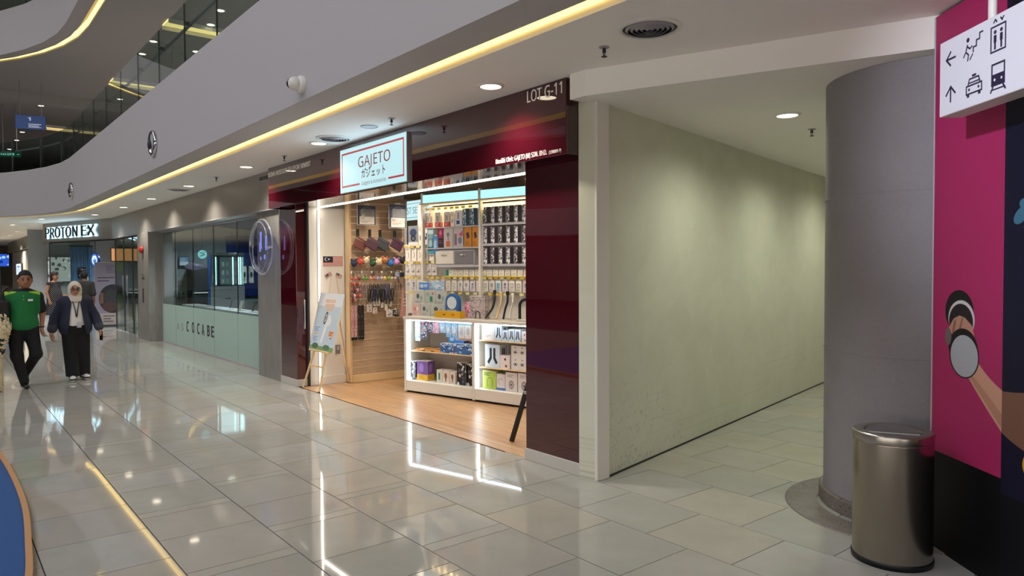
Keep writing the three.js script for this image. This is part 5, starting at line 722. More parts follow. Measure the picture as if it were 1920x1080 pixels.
{ // screens, posters and lit logo on the far wall
  const sc = canv(128, 128, c => { c.fillStyle = '#5f86b4'; c.fillRect(0, 0, 128, 128); c.fillStyle = '#dbe9f6'; c.fillRect(4, 70, 120, 54); bars(c, 12, 12, 100, 5, '#b8d2ec', 5, 11); bars(c, 14, 80, 90, 3, '#7fa2c4', 5, 12); });
  const em = new THREE.MeshStandardMaterial({ color: 0x111111, emissive: 0xffffff, emissiveMap: sc, emissiveIntensity: 0.9 });
  [[-4.385, 0.13], [-4.61, 0.2]].forEach(([z, w], i) => { const t = thing('menu_screen', `${i ? 'wider' : 'narrower'} bright blue and white screen on the phone shop wall`, 'screen', [-17.98, 1.86, z], Math.PI / 2); mk('bezel', rbox(w + 0.02, 0.22, 0.03, 0.004), M.black, t); const p = new THREE.PlaneGeometry(w, 0.2); p.translate(0, 0, 0.016); mk('screen', p, em, t); });
  const po = canv(96, 96, c => { c.fillStyle = '#8d897e'; c.fillRect(0, 0, 96, 96); for (const x of [20, 46, 74]) { el(c, x, 30, 9, 16, '#3b3632'); el(c, x, 70, 9, 16, '#4a423c'); } });
  const pm = std(0xffffff, 0.5, { map: po }); [[-4.49, 1.33, 0.4, 0.24, 'upper'], [-4.49, 1.05, 0.4, 0.28, 'lower']].forEach(([z, y, w, h, n]) => { const t = thing('wall_poster', `${n} grey poster with rows of figures on the phone shop wall`, 'poster', [-18.03, y, z], Math.PI / 2); mk('board', rbox(w, h, 0.02, 0.003), M.lightGrey, t); const p = new THREE.PlaneGeometry(w - 0.01, h - 0.01); p.translate(0, 0, 0.011); mk('print', p, pm, t); });
  [[-6.02, 1.53, 'left'], [-6.19, 1.53, 'right']].forEach(([z, y, n]) => { const t = thing('wall_poster', `narrow pale poster on the blue wall of the phone shop, ${n} one of two`, 'poster', [-17.99, y, z], Math.PI / 2); mk('board', rbox(0.11, 0.42, 0.02, 0.003), M.offwhite, t); mk('print', lathe([[0, 0], [0.03, 0.05], [0.03, 0.12], [0, 0.16]], 10).scale(1, 1, 0.1).translate(0, -0.08, 0.012), M.dark, t); });
  const t = thing('round_logo_sign', 'small glowing round sign with dark arrow mark inside the phone shop', 'sign', [-16.5, 1.995, -4.61], Math.PI / 2); const d = cyl(0.098, 0.098, 0.02, 0, 0, 0, 32); d.rotateX(Math.PI / 2); mk('disc', d, glow(0x9fe8ef, 1.2), t); const r = new THREE.TorusGeometry(0.1, 0.008, 8, 32); mk('ring', r, M.dark, t);
  mk('mark', merge([beam([-0.05, 0.04, 0.013], [0.05, 0, 0.013], 0.014, 0.004), beam([0.05, 0, 0.013], [-0.05, -0.04, 0.013], 0.014, 0.004), beam([0.0, 0.06, 0.013], [0.05, 0.04, 0.013], 0.012, 0.004)]), M.dark, t); mk('rod', bar([0, 0.1, 0], [0, CEIL - 1.995, 0], 0.008), M.dark, t);
  const o = thing('pendant_lamp', 'flat oval pale pendant lamp hanging inside the phone shop', 'lamp', [-17.3, 1.74, -4.66], 0.4); const s = new THREE.SphereGeometry(0.2, 28, 14); s.scale(1, 0.42, 1); mk('shade', s, glow(0xa9a4cf, 0.35), o); mk('rod', bar([0, 0.08, 0], [0, CEIL - 1.74, 0], 0.006), M.dark, o);
  const b = thing('blue_banner', 'upright blue banner beside the lit display case', 'banner', [-16.8, 0, -4.87], Math.PI / 2); mk('board', rbox(0.12, 1.1, 0.03, 0.004, 0, 1.4, 0), std(0x2a5aa0, 0.5), b); mk('stand', rbox(0.14, 0.86, 0.06, 0.004, 0, 0.43, 0), M.dark, b);
  const k = thing('tall_cabinet', 'dark tall cabinet against the phone shop wall', 'cabinet', [-17.8, 0, -4.95], Math.PI / 2); mk('carcass', rbox(0.55, 1.7, 0.4, 0.006, 0, 0.85, 0), M.dark, k); mk('door', rbox(0.26, 0.8, 0.02, 0.004, -0.135, 0.5, 0.205), M.black, k); mk('door', rbox(0.26, 0.8, 0.02, 0.004, 0.135, 0.5, 0.205), M.black, k); mk('counter_light', box(0.5, 0.02, 0.02, 0, 1.12, 0.21), glow(0xffffff, 0.9), k);
}
{ // round clear acrylic sign
  const t = thing('round_clear_sign', 'round clear domed acrylic sign on the grey stone pillar', 'sign', [-10.62, 1.99, -3.82]);
  const a = lathe([[0, 0.14], [0.15, 0.13], [0.28, 0.1], [0.37, 0.055], [0.41, 0]], 64); a.rotateX(Math.PI / 2); mk('dome', a, M.acrylic, t); const b = lathe([[0.41, 0], [0.37, -0.04], [0.28, -0.065], [0, -0.08]], 64); b.rotateX(Math.PI / 2); mk('back_dome', b, M.acrylic, t);
  mk('rim', new THREE.TorusGeometry(0.41, 0.012, 10, 72), M.clearPlastic, t); mk('rim', new THREE.TorusGeometry(0.375, 0.007, 8, 72).translate(0, 0, 0.055), M.clearPlastic, t);
  for (const [x, y, h, w] of [[-0.05, 0.1, 0.26, 0.045], [-0.085, 0.0, 0.14, 0.03], [0.16, 0.06, 0.22, 0.03], [-0.06, -0.17, 0.05, 0.02], [0.1, -0.15, 0.07, 0.03]]) mk('painted_glint', rbox(w, h, 0.02, 0.01, x, y, 0.0), glow(0x8f9cf0, 0.9), t); mk('bracket', bar([0, 0, -0.08], [0, 0, -0.135], 0.03, 16), M.chrome, t);  // glowing bars stand in for reflection glints in the acrylic
}
// car showroom with its backlit letters
const PA = [-22.5, -3.9], PE = [-0.9598, 0.2809], PN = [0.2809, 0.9598];
{
  const t = thing('letter_sign', 'backlit sign of dark block letters with pale halo on the grey fascia', 'sign', [PA[0] + PE[0] * 3.9, 2.8, PA[1] + PE[1] * 3.9], Math.atan2(0.2809, 0.9598));
  const put = (s, x, w, f, h = 0.3) => { const g = text(s, h, w, 0.03, f); g.translate(x, -0.14, 0.06); mk('lettering', g, M.black, t); const q = text(s, h + 0.05, w + 0.06, 0.012, fontBold); q.translate(x - 0.03, -0.165, 0.015); mk('halo_light', q, glow(0xb9ecff, 4), t); };
  put('PROTON', 0.0, 2.05, font); put('EX', 2.3, 0.78, font);
  panelLight([PA[0] + PE[0] * 2.3 + PN[0] * 0.2, 2.8, PA[1] + PE[1] * 2.3 + PN[1] * 0.2], [PA[0] + PE[0] * 2.3 + PN[0] * 3, 2.9, PA[1] + PE[1] * 2.3 + PN[1] * 3], 3, 0.35, 1.6, 0xc9eeff);
  const g = thing('glass_shopfront', 'tall glass shopfront under the backlit letter sign', 'shopfront', [0, 0, 0]);
  const pane = (a, b) => { const m = mk('glass_pane', wallBetween(a, b, 0.03, 2.53, 0.012), M.glass, g); return m; }; const pts = [[-19.25, -4.0], [-20.4, -4.0], [-21.5, -4.0], [-22.5, -3.98], [-23.9, -3.56], [-26.4, -2.85]];
  for (let k = 0; k < 5; k++) if (k !== 3) { pane([pts[k][0] - 0.006, pts[k][1]], pts[k + 1]); mk('post', box(0.03, 2.5, 0.03, pts[k + 1][0], 1.27, pts[k + 1][1]), M.glassEdge, g); }
  mk('head_rail', merge([wallBetween(pts[0], pts[3], 2.5, 2.54, 0.05), wallBetween(pts[3], pts[5], 2.5, 2.54, 0.05)]), M.dark, g); mk('door_pull', bar([-23.86, 0.9, -3.5], [-23.86, 1.5, -3.5], 0.015), M.chrome, g);
}
struct('wall_showroom', box(0.1, 3.1, 9, -30.1, 1.55, -7.1), std(0x8a9093, 0.6)); struct('wall_showroom_back', box(12, 3.1, 0.1, -24.3, 1.55, -8.8), std(0x8a847c, 0.6)); struct('wall_showroom_right', box(0.1, 3.1, 4.4, -18.2, 1.55, -6.6), M.grey);
for (const [x, z, n] of [[-22, -5.4, 'nearest'], [-25, -5, 'middle'], [-28, -4.4, 'farthest']]) downlight(x, z, CEIL, `unseen round downlight inside the showroom under the letter sign, ${n} one`, LV.neighbour, 0xe4eeff, M.lampCool, 'showroom downlights');  // out of view, placed to light the showroom interior
{
  const t = thing('curtain_wall_panel', 'blue grey ribbed panel wall at the back of the showroom', 'wall panel', [-29.98, 0, -4.2], Math.PI / 2); const rb = rbox(0.055, 2.5, 0.04, 0.01); for (let k = 0; k < 12; k++) { const m = mk('rib', rb, std(k % 2 ? 0x4f7199 : 0x5f83ad, 0.5), t); m.position.set(-0.33 + k * 0.06, 1.28, 0.0); } mk('top_rail', box(0.74, 0.05, 0.06, 0, 2.54, 0), M.dark, t);
  const f = thing('picture_frame', 'dark framed picture on the blue grey ribbed wall', 'picture', [-29.9, 1.58, -4.2], Math.PI / 2); mk('frame', rbox(0.27, 0.38, 0.03, 0.004), M.black, f); mk('print', box(0.22, 0.32, 0.004, 0, 0, 0.016), pk(64, 96, '#1b1c1f', (c, w, h) => dots(c, w, h, 18, ['#b9b2a8', '#5c5852', '#8f3a34'], 6, 83)), f);
  const r = thing('round_logo_sign', 'round glowing blue and white logo sign inside the showroom', 'sign', [-25.5, 1.98, -3.95], 0.35); const d = cyl(0.23, 0.23, 0.05, 0, 0, 0, 36); d.rotateX(Math.PI / 2); mk('case', d, std(0x142a5c, 0.4), r); const e = new THREE.CircleGeometry(0.205, 36); e.translate(0, 0, 0.027); mk('face', e, new THREE.MeshStandardMaterial({ color: 0x222222, emissive: 0xffffff, emissiveIntensity: 1.2, emissiveMap: canv(96, 96, c => { c.fillStyle = '#2f62b8'; c.fillRect(0, 0, 96, 96); el(c, 48, 48, 34, 34, '#cfe6fa'); el(c, 50, 52, 18, 20, '#3b74c8'); c.strokeStyle = '#eaf4ff'; c.lineWidth = 6; c.strokeRect(30, 20, 34, 20); }) }), r); mk('rod', bar([0, 0.22, 0], [0, 1.13, 0], 0.012), M.dark, r);
  const w = thing('light_wall', 'bright white lit display wall in the showroom', 'display', [-29.9, 1.7, -3.5], Math.PI / 2); mk('frame', rbox(0.72, 0.9, 0.04, 0.004), M.dark, w); mk('lit_panel', box(0.68, 0.86, 0.01, 0, 0, 0.022), new THREE.MeshStandardMaterial({ color: 0x222222, emissive: 0xffffff, emissiveIntensity: 0.55, emissiveMap: canv(96, 96, c => { c.fillStyle = '#d4d8d6'; c.fillRect(0, 0, 96, 96); dots(c, 96, 96, 30, ['#8b918e', '#f2f4f2', '#59605e'], 5, 91); }) }), w);
  const a = thing('warm_display', 'warm orange lit shelf recess in the showroom', 'display', [-30.0, 2.24, -5.6], Math.PI / 2); mk('frame', rbox(0.9, 0.5, 0.06, 0.004), M.dark, a); mk('lit_panel', box(0.86, 0.46, 0.01, 0, 0, 0.032), glow(0xffb070, 0.7), a);
  for (let k = 0; k < 4; k++) { const s = thing('bar_stool', `dark bar stool in the showroom, ${ORD[k]} from the entrance`, 'stool', [-21 - k * 1.5, 0, -5 + (k % 2) * 0.5], k, 'showroom stools'); mk('seat', cyl(0.18, 0.16, 0.06, 0, 0.72, 0, 20), M.black, s); mk('column', cyl(0.03, 0.03, 0.7, 0, 0.36, 0, 12), M.chrome, s); mk('foot', cyl(0.2, 0.22, 0.03, 0, 0.015, 0, 24), M.dark, s); }
  const c = thing('reception_desk', 'dark reception desk inside the showroom', 'desk', [-26.5, 0, -5.6], 0.3); mk('body', rbox(2.2, 0.95, 0.5, 0.01, 0, 0.475, 0), M.dark, c); mk('top', rbox(2.3, 0.05, 0.6, 0.008, 0, 0.98, 0), M.grey, c); mk('lit_edge_light', box(2.1, 0.02, 0.02, 0, 0.9, 0.26), glow(0xffffff, 0.8), c);
  const sp = canv(256, 512, (x, W, H) => { x.fillStyle = '#8f8796'; x.fillRect(0, 0, W, H); x.fillStyle = '#9aa070'; x.beginPath(); x.moveTo(140, 0); x.lineTo(250, 0); x.lineTo(200, 90); x.fill(); bars(x, 90, 26, 70, 4, '#6d6780', 7, 16); bars(x, 20, 120, 150, 2, '#3a3748', 8, 26); el(x, 140, 300, 112, 120, '#2b2e33'); el(x, 130, 290, 60, 70, '#3c3a3c'); x.fillStyle = '#7a5444'; x.fillRect(36, 250, 28, 90); el(x, 110, 366, 56, 44, '#4f3b36'); el(x, 190, 320, 34, 60, '#586044'); x.fillStyle = '#b5a8a2'; x.fillRect(0, 420, 200, 92); bars(x, 60, 440, 100, 3, '#5a4d4a', 8, 22); });
  const b = thing('poster_stand', 'large purple grey poster with a dark car interior behind the showroom glass', 'poster', [-24, 0, -4.12], 1.4); mk('board', rbox(0.86, 1.86, 0.04, 0.005, 0, 0.97, 0), M.lightGrey, b); const q = new THREE.PlaneGeometry(0.84, 1.82); q.translate(0, 0.97, 0.021); mk('print', q, std(0xffffff, 0.5, { map: sp }), b); mk('foot', rbox(0.7, 0.04, 0.3, 0.006, 0, 0.02, 0), M.dark, b);
}
{ // far left
  const p = pillar('pillar', 'pale pillar with a glowing blue square sign at the far left', -44.8, -36.6, -3.2, -3.8, std(0xb3afa2, 0.5), 0);
  const s = thing('square_sign', 'small square glowing blue and white sign on the far left pillar', 'sign', [-40.4, 1.73, -3.15]); mk('case', rbox(2.4, 0.55, 0.06, 0.01), M.dark, s); const q = new THREE.PlaneGeometry(2.3, 0.5); q.translate(0, 0, 0.032); mk('face', q, new THREE.MeshStandardMaterial({ color: 0x222222, emissive: 0xffffff, emissiveIntensity: 1.6, emissiveMap: canv(96, 64, c => { c.fillStyle = '#d8ecff'; c.fillRect(0, 0, 96, 64); c.fillStyle = '#3f78c8'; c.fillRect(14, 12, 66, 9); c.fillRect(42, 14, 12, 40); c.fillRect(16, 26, 9, 28); c.fillRect(70, 26, 9, 28); }) }), s);
  const b = thing('blue_screen', 'bright blue screen at the left edge of the picture', 'screen', [-50, 2.27, -3.0], Math.PI / 2 - 0.2); mk('bezel', rbox(0.9, 0.75, 0.05, 0.01), M.black, b); mk('screen', box(0.84, 0.69, 0.01, 0, 0, 0.027), new THREE.MeshStandardMaterial({ color: 0x111111, emissive: 0xffffff, emissiveIntensity: 1.2, emissiveMap: canv(64, 64, c => { c.fillStyle = '#2c55c0'; c.fillRect(0, 0, 64, 64); dots(c, 64, 64, 14, ['#9ec6ff', '#142a7a'], 6, 97); }) }), b); mk('pole', bar([0, -0.35, -0.03], [0, -2.27, -0.03], 0.03), M.dark, b);
  struct('wall_far', box(0.2, 3.1, 10, -52, 1.55, -5), std(0x8a8175, 0.6)); struct('wall_far_shop', box(14, 2.6, 0.1, -37, 1.3, -5.5), std(0x6c675e, 0.6));
}
{ // blue platform with timber rim, close on the left
  const t = thing('play_platform', 'low curved platform with blue vinyl top and timber rim at the lower left', 'platform', [0, 0, 0]);
  const edge = [[-3.3, 0.2], [-3.55, -0.12], [-3.9, -0.28], [-4.47, -0.374], [-5.02, -0.421], [-5.8, -0.47], [-6.7, -0.475], [-7.74, -0.438], [-8.8, -0.36], [-10, -0.1], [-10.6, 0.3]];
  const cv = new THREE.CatmullRomCurve3(edge.map(([x, z]) => new THREE.Vector3(x, 0, z))).getPoints(70).map(v => [v.x, v.z]);
  const inner = cv.map(([x, z], i) => { const a = cv[Math.max(0, i - 1)], b = cv[Math.min(cv.length - 1, i + 1)], L = Math.hypot(b[0] - a[0], b[1] - a[1]); return [x + (b[1] - a[1]) / L * 0.034, z - (b[0] - a[0]) / L * 0.034]; });
  mk('rim', slab([...cv, ...inner.slice().reverse()], 0, 0.05), M.woodEdge, t); mk('vinyl_top', slab([...inner, [-10.6, 3], [-3.3, 3]], 0.0, 0.04), M.blueVinyl, t);
}
{ // cream blossom column at the left edge
  const t = thing('flower_column', 'column of cream artificial blossoms at the left edge, beside the man', 'flowers', [-12.02, 0, -0.58]);
  mk('core', lathe([[0.12, 0], [0.13, 0.4], [0.2, 0.65], [0.24, 0.85], [0.2, 1.02], [0, 1.06]], 24), M.dark, t);
  const one = []; for (let k = 0; k < 5; k++) { const g = new THREE.SphereGeometry(0.013, 6, 4); g.scale(1, 1, 0.5); const a = k * 1.2566; g.translate(Math.cos(a) * 0.014, Math.sin(a) * 0.014, 0); one.push(g); } const bl = merge(one);
  const im = new THREE.InstancedMesh(bl, std(0xe2d2ae, 0.7), 900), m4 = new THREE.Matrix4(), q = new THREE.Quaternion(), r2 = rng(101); for (let i = 0; i < 900; i++) { const y = r2() * 1.05, a = r2() * 6.283, r = y < 0.45 ? 0.135 : y < 0.9 ? 0.14 + (y - 0.45) * 0.24 : 0.25 - (y - 0.9) * 0.5; q.setFromEuler(new THREE.Euler(rr(-0.3, 0.3), Math.PI / 2 - a, 0, 'YXZ')); m4.compose(new THREE.Vector3(r * Math.cos(a), y, r * Math.sin(a)), q, new THREE.Vector3(1.5, 1.5, 1.5)); im.setMatrixAt(i, m4); } im.name = 'blossoms'; im.userData.kind = 'stuff'; shade(im); t.add(im);
}

// ───────────────────────── people ─────────────────────────
const V = (x, y, z) => [x, y, z];
function capsule(p, a, b, ra, rb) { const abx = b[0] - a[0], aby = b[1] - a[1], abz = b[2] - a[2], px = p[0] - a[0], py = p[1] - a[1], pz = p[2] - a[2]; const t = Math.max(0, Math.min(1, (px * abx + py * aby + pz * abz) / (abx * abx + aby * aby + abz * abz + 1e-9))); return Math.hypot(px - abx * t, py - aby * t, pz - abz * t) - (ra + (rb - ra) * t); }
function ellip(p, c, r) { const x = (p[0] - c[0]) / r[0], y = (p[1] - c[1]) / r[1], z = (p[2] - c[2]) / r[2], k0 = Math.hypot(x, y, z), k1 = Math.hypot(x / r[0], y / r[1], z / r[2]); return k0 < 1e-6 ? -Math.min(...r) : k0 * (k0 - 1) / k1; }
const smin = (a, b, k) => { const h = Math.max(k - Math.abs(a - b), 0) / k; return Math.min(a, b) - h * h * k * 0.25; };
function nets(f, lo, hi, cell) { // surface nets: one vertex per crossed cell
  const n = [0, 1, 2].map(i => Math.ceil((hi[i] - lo[i]) / cell) + 1), [nx, ny, nz] = n, val = new Float32Array(nx * ny * nz), id = (i, j, k) => (k * ny + j) * nx + i, p = [0, 0, 0];
  const B = 6, reach = B * cell * 1.15; // blocks far from the surface are filled from one look at their middle
  for (let k0 = 0; k0 < nz; k0 += B) for (let j0 = 0; j0 < ny; j0 += B) for (let i0 = 0; i0 < nx; i0 += B) {
    p[0] = lo[0] + (i0 + B / 2) * cell; p[1] = lo[1] + (j0 + B / 2) * cell; p[2] = lo[2] + (k0 + B / 2) * cell; const c = f(p), far = Math.abs(c) > reach;
    for (let k = k0; k < Math.min(nz, k0 + B); k++) for (let j = j0; j < Math.min(ny, j0 + B); j++) for (let i = i0; i < Math.min(nx, i0 + B); i++) { if (far) { val[id(i, j, k)] = c; continue; } p[0] = lo[0] + i * cell; p[1] = lo[1] + j * cell; p[2] = lo[2] + k * cell; val[id(i, j, k)] = f(p); }
  }
  const vid = new Int32Array(nx * ny * nz).fill(-1), pos = [], idx = [];
  for (let k = 0; k < nz - 1; k++) for (let j = 0; j < ny - 1; j++) for (let i = 0; i < nx - 1; i++) {
    let c = 0, sx = 0, sy = 0, sz = 0; const v = (a, b, d) => val[id(i + a, j + b, k + d)];
    const ed = (a, b) => { const u = v(...a), w = v(...b); if ((u < 0) !== (w < 0)) { const t = u / (u - w); sx += a[0] + (b[0] - a[0]) * t; sy += a[1] + (b[1] - a[1]) * t; sz += a[2] + (b[2] - a[2]) * t; c++; } };
    for (let a = 0; a < 2; a++) for (let b = 0; b < 2; b++) { ed([0, a, b], [1, a, b]); ed([a, 0, b], [a, 1, b]); ed([a, b, 0], [a, b, 1]); }
    if (c) { vid[id(i, j, k)] = pos.length / 3; pos.push(lo[0] + (i + sx / c) * cell, lo[1] + (j + sy / c) * cell, lo[2] + (k + sz / c) * cell); }
  }
  const quad = (a, b, c, d, flip) => flip ? idx.push(a, c, b, a, d, c) : idx.push(a, b, c, a, c, d);
  for (let k = 1; k < nz - 1; k++) for (let j = 1; j < ny - 1; j++) for (let i = 1; i < nx - 1; i++) {
    const s = val[id(i, j, k)] < 0;
    if (s !== val[id(i + 1, j, k)] < 0) quad(vid[id(i, j - 1, k - 1)], vid[id(i, j, k - 1)], vid[id(i, j, k)], vid[id(i, j - 1, k)], !s);
    if (s !== val[id(i, j + 1, k)] < 0) quad(vid[id(i - 1, j, k - 1)], vid[id(i - 1, j, k)], vid[id(i, j, k)], vid[id(i, j, k - 1)], !s);
    if (s !== val[id(i, j, k + 1)] < 0) quad(vid[id(i - 1, j - 1, k)], vid[id(i, j - 1, k)], vid[id(i, j, k)], vid[id(i - 1, j, k)], !s);
  }
  const g = new THREE.BufferGeometry(); g.setAttribute('position', new THREE.Float32BufferAttribute(pos, 3)); g.setIndex(idx);
  const nor = [], e = cell * 0.5; for (let i = 0; i < pos.length; i += 3) { const q = [pos[i], pos[i + 1], pos[i + 2]], d = [0, 1, 2].map(a => { const u = [...q], w = [...q]; u[a] += e; w[a] -= e; return f(u) - f(w); }), L = Math.hypot(...d) || 1; nor.push(d[0] / L, d[1] / L, d[2] / L); }
  g.setAttribute('normal', new THREE.Float32BufferAttribute(nor, 3)); g.setAttribute('uv', new THREE.Float32BufferAttribute(new Float32Array(pos.length / 3 * 2), 2)); return g;
}
function tinted(g, fn) { const p = g.attributes.position, c = new Float32Array(p.count * 3), k = new THREE.Color(); for (let i = 0; i < p.count; i++) { k.setHex(fn(p.getX(i), p.getY(i), p.getZ(i))); c[i * 3] = k.r; c[i * 3 + 1] = k.g; c[i * 3 + 2] = k.b; } g.setAttribute('color', new THREE.BufferAttribute(c, 3)); return g; }
function handField(w, dir, side, curl = 0.9) { // palm and five fingers hanging from wrist w along dir; thumb towards side
  const D = new THREE.Vector3(...dir).normalize(), S = new THREE.Vector3(...side).normalize(), N = D.clone().cross(S).normalize(), W = new THREE.Vector3(...w), at = (d, s, n) => W.clone().addScaledVector(D, d).addScaledVector(S, s).addScaledVector(N, n).toArray(), segs = [];
  segs.push([at(0, 0, 0), at(0.03, 0, 0), 0.022, 0.026]);
  for (let i = 0; i < 4; i++) { const s = 0.03 - i * 0.02, L = [0.075, 0.084, 0.078, 0.06][i], a = curl; const k0 = at(0.075, s, 0), k1 = at(0.075 + L * 0.42 * Math.cos(a * 0.4), s, -L * 0.42 * Math.sin(a * 0.4)), k2 = at(0.075 + L * (0.42 * Math.cos(a * 0.4) + 0.3 * Math.cos(a)), s, -L * (0.42 * Math.sin(a * 0.4) + 0.3 * Math.sin(a))), k3 = at(0.075 + L * (0.42 * Math.cos(a * 0.4) + 0.3 * Math.cos(a) + 0.25 * Math.cos(a * 1.5)), s, -L * (0.42 * Math.sin(a * 0.4) + 0.3 * Math.sin(a) + 0.25 * Math.sin(a * 1.5))); segs.push([at(0.02, s * 0.7, 0), k0, 0.014, 0.0115], [k0, k1, 0.0105, 0.0095], [k1, k2, 0.0095, 0.0085], [k2, k3, 0.0085, 0.007]); }
  segs.push([at(0.02, 0.028, 0), at(0.055, 0.05, -0.015), 0.014, 0.0105], [at(0.055, 0.05, -0.015), at(0.085, 0.05, -0.03), 0.0105, 0.008]);
  return p => { let d = 1; segs.forEach((s, i) => { const q = capsule(p, s[0], s[1], s[2], s[3]); d = smin(d, q, i % 4 === 1 || i === 0 || i === 17 ? 0.012 : 0.003); }); return d; };
}
// person: o holds joints (own axes: +z ahead, +x their left) and radii
function person(label, pos, ry, o) {
  const t = thing('person', label, 'person', pos, ry), J = o.j;
  const torso = (p, g = 0) => { let d = ellip(p, J.chest, o.chestR.map(v => v + g)); d = smin(d, ellip(p, J.belly, o.bellyR.map(v => v + g)), 0.08); d = smin(d, ellip(p, J.hip, o.hipR.map(v => v + g)), 0.08); return smin(d, capsule(p, J.shR, J.shL, 0.052 + g, 0.052 + g), 0.07); };
  const arm = (p, S, g = 0, cut = 0) => { const a = J['sh' + S], b = J['el' + S], c = J['wr' + S]; let d = capsule(p, a, b, 0.048 + g, 0.038 + g); if (!cut) d = smin(d, capsule(p, b, c, 0.038 + g, 0.025 + g), 0.02); return d; };
  const leg = (p, S, g = 0) => { const a = J['hi' + S], b = J['kn' + S], c = J['an' + S]; return smin(capsule(p, a, b, 0.085 + g, 0.055 + g), capsule(p, b, c, 0.056 + g, 0.037 + g), 0.04); };
  const H = J.head, hr = o.headR;
  const head = p => { let d = ellip(p, [H[0], H[1] + 0.015, H[2] - 0.01], hr); d = smin(d, ellip(p, [H[0], H[1] - 0.055, H[2] + 0.02], [hr[0] * 0.72, 0.058, hr[2] * 0.72]), 0.04); d = smin(d, capsule(p, [H[0], H[1] + 0.02, H[2] + hr[2] * 0.86], [H[0], H[1] - 0.022, H[2] + hr[2] * 1.03], 0.008, 0.015), 0.02); for (const s of [-1, 1]) { d = smin(d, ellip(p, [H[0] + s * hr[0] * 0.98, H[1] - 0.005, H[2] - 0.012], [0.014, 0.03, 0.02]), 0.01); d = Math.max(d, -ellip(p, [H[0] + s * 0.034, H[1] + 0.012, H[2] + hr[2] * 0.98], [0.018, 0.011, 0.012])); } return d; };
  const neck = p => capsule(p, [J.chest[0], J.shL[1] - 0.02, J.chest[2] - 0.01], [H[0], H[1] - 0.06, H[2] - 0.02], 0.054, 0.05);
  const foot = (p, S, g = 0) => { const a = J['an' + S], d = o.footDir?.[S] ?? [0, 0, 1]; return smin(capsule(p, [a[0] - d[0] * 0.03, a[1] - 0.035, a[2] - d[2] * 0.03], [a[0] + d[0] * 0.14, a[1] - 0.045 + d[1], a[2] + d[2] * 0.14], 0.036 + g, 0.03 + g), capsule(p, a, [a[0], a[1] - 0.03, a[2]], 0.036 + g, 0.036 + g), 0.02); };
  const body = p => { let d = torso(p, -0.012); for (const S of ['L', 'R']) { d = smin(d, arm(p, S), 0.03); d = smin(d, leg(p, S, -0.01), 0.04); d = Math.min(d, foot(p, S, -0.012)); } return smin(d, neck(p), 0.03); };
  const parts = [nets(body, o.lo, o.hi, 0.013), nets(p => Math.min(head(p), neck(p) + 0.002), [H[0] - 0.13, H[1] - 0.17, H[2] - 0.15], [H[0] + 0.13, H[1] + 0.16, H[2] + 0.16], 0.0055)];
  for (const S of ['L', 'R']) if (o.hand?.[S]) { const h = o.hand[S], w = J['wr' + S]; parts.push(nets(handField(w, h.dir, h.side, h.curl), w.map(v => v - 0.2), w.map(v => v + 0.2), 0.0048)); }
  const g = merge(parts); mk('body', g, o.skin, t);
  for (const s of [-1, 1]) { const e = new THREE.SphereGeometry(0.0105, 10, 8); e.translate(H[0] + s * 0.034, H[1] + 0.012, H[2] + hr[2] * 0.9); mk('eye', e, M.black, t); mk('eyebrow', tube([[H[0] + s * 0.016, H[1] + 0.033, H[2] + hr[2] * 0.99], [H[0] + s * 0.036, H[1] + 0.038, H[2] + hr[2] * 0.95], [H[0] + s * 0.054, H[1] + 0.032, H[2] + hr[2] * 0.84]], 0.004, 8, 5), M.black, t); }
  mk('mouth', tube([[H[0] - 0.024, H[1] - 0.052, H[2] + hr[2] * 0.85], [H[0], H[1] - 0.05, H[2] + hr[2] * 0.95], [H[0] + 0.024, H[1] - 0.052, H[2] + hr[2] * 0.85]], 0.006, 10, 6), std(0x7a3f38, 0.5), t);
  return { t, torso, arm, leg, head, neck, foot, J };
}
const vc = (rough = 0.8) => new THREE.MeshStandardMaterial({ color: 0xffffff, vertexColors: true, roughness: rough });
const shoesOf = (P, o, mat, y = 0.11) => { for (const S of ['L', 'R']) { const a = P.J['an' + S]; mk('shoe', nets(p => Math.max(P.foot(p, S, 0.006), p[1] - a[1] - 0.02), [a[0] - 0.22, a[1] - 0.12, a[2] - 0.22], [a[0] + 0.22, a[1] + 0.06, a[2] + 0.24], 0.008), mat, P.t); } };
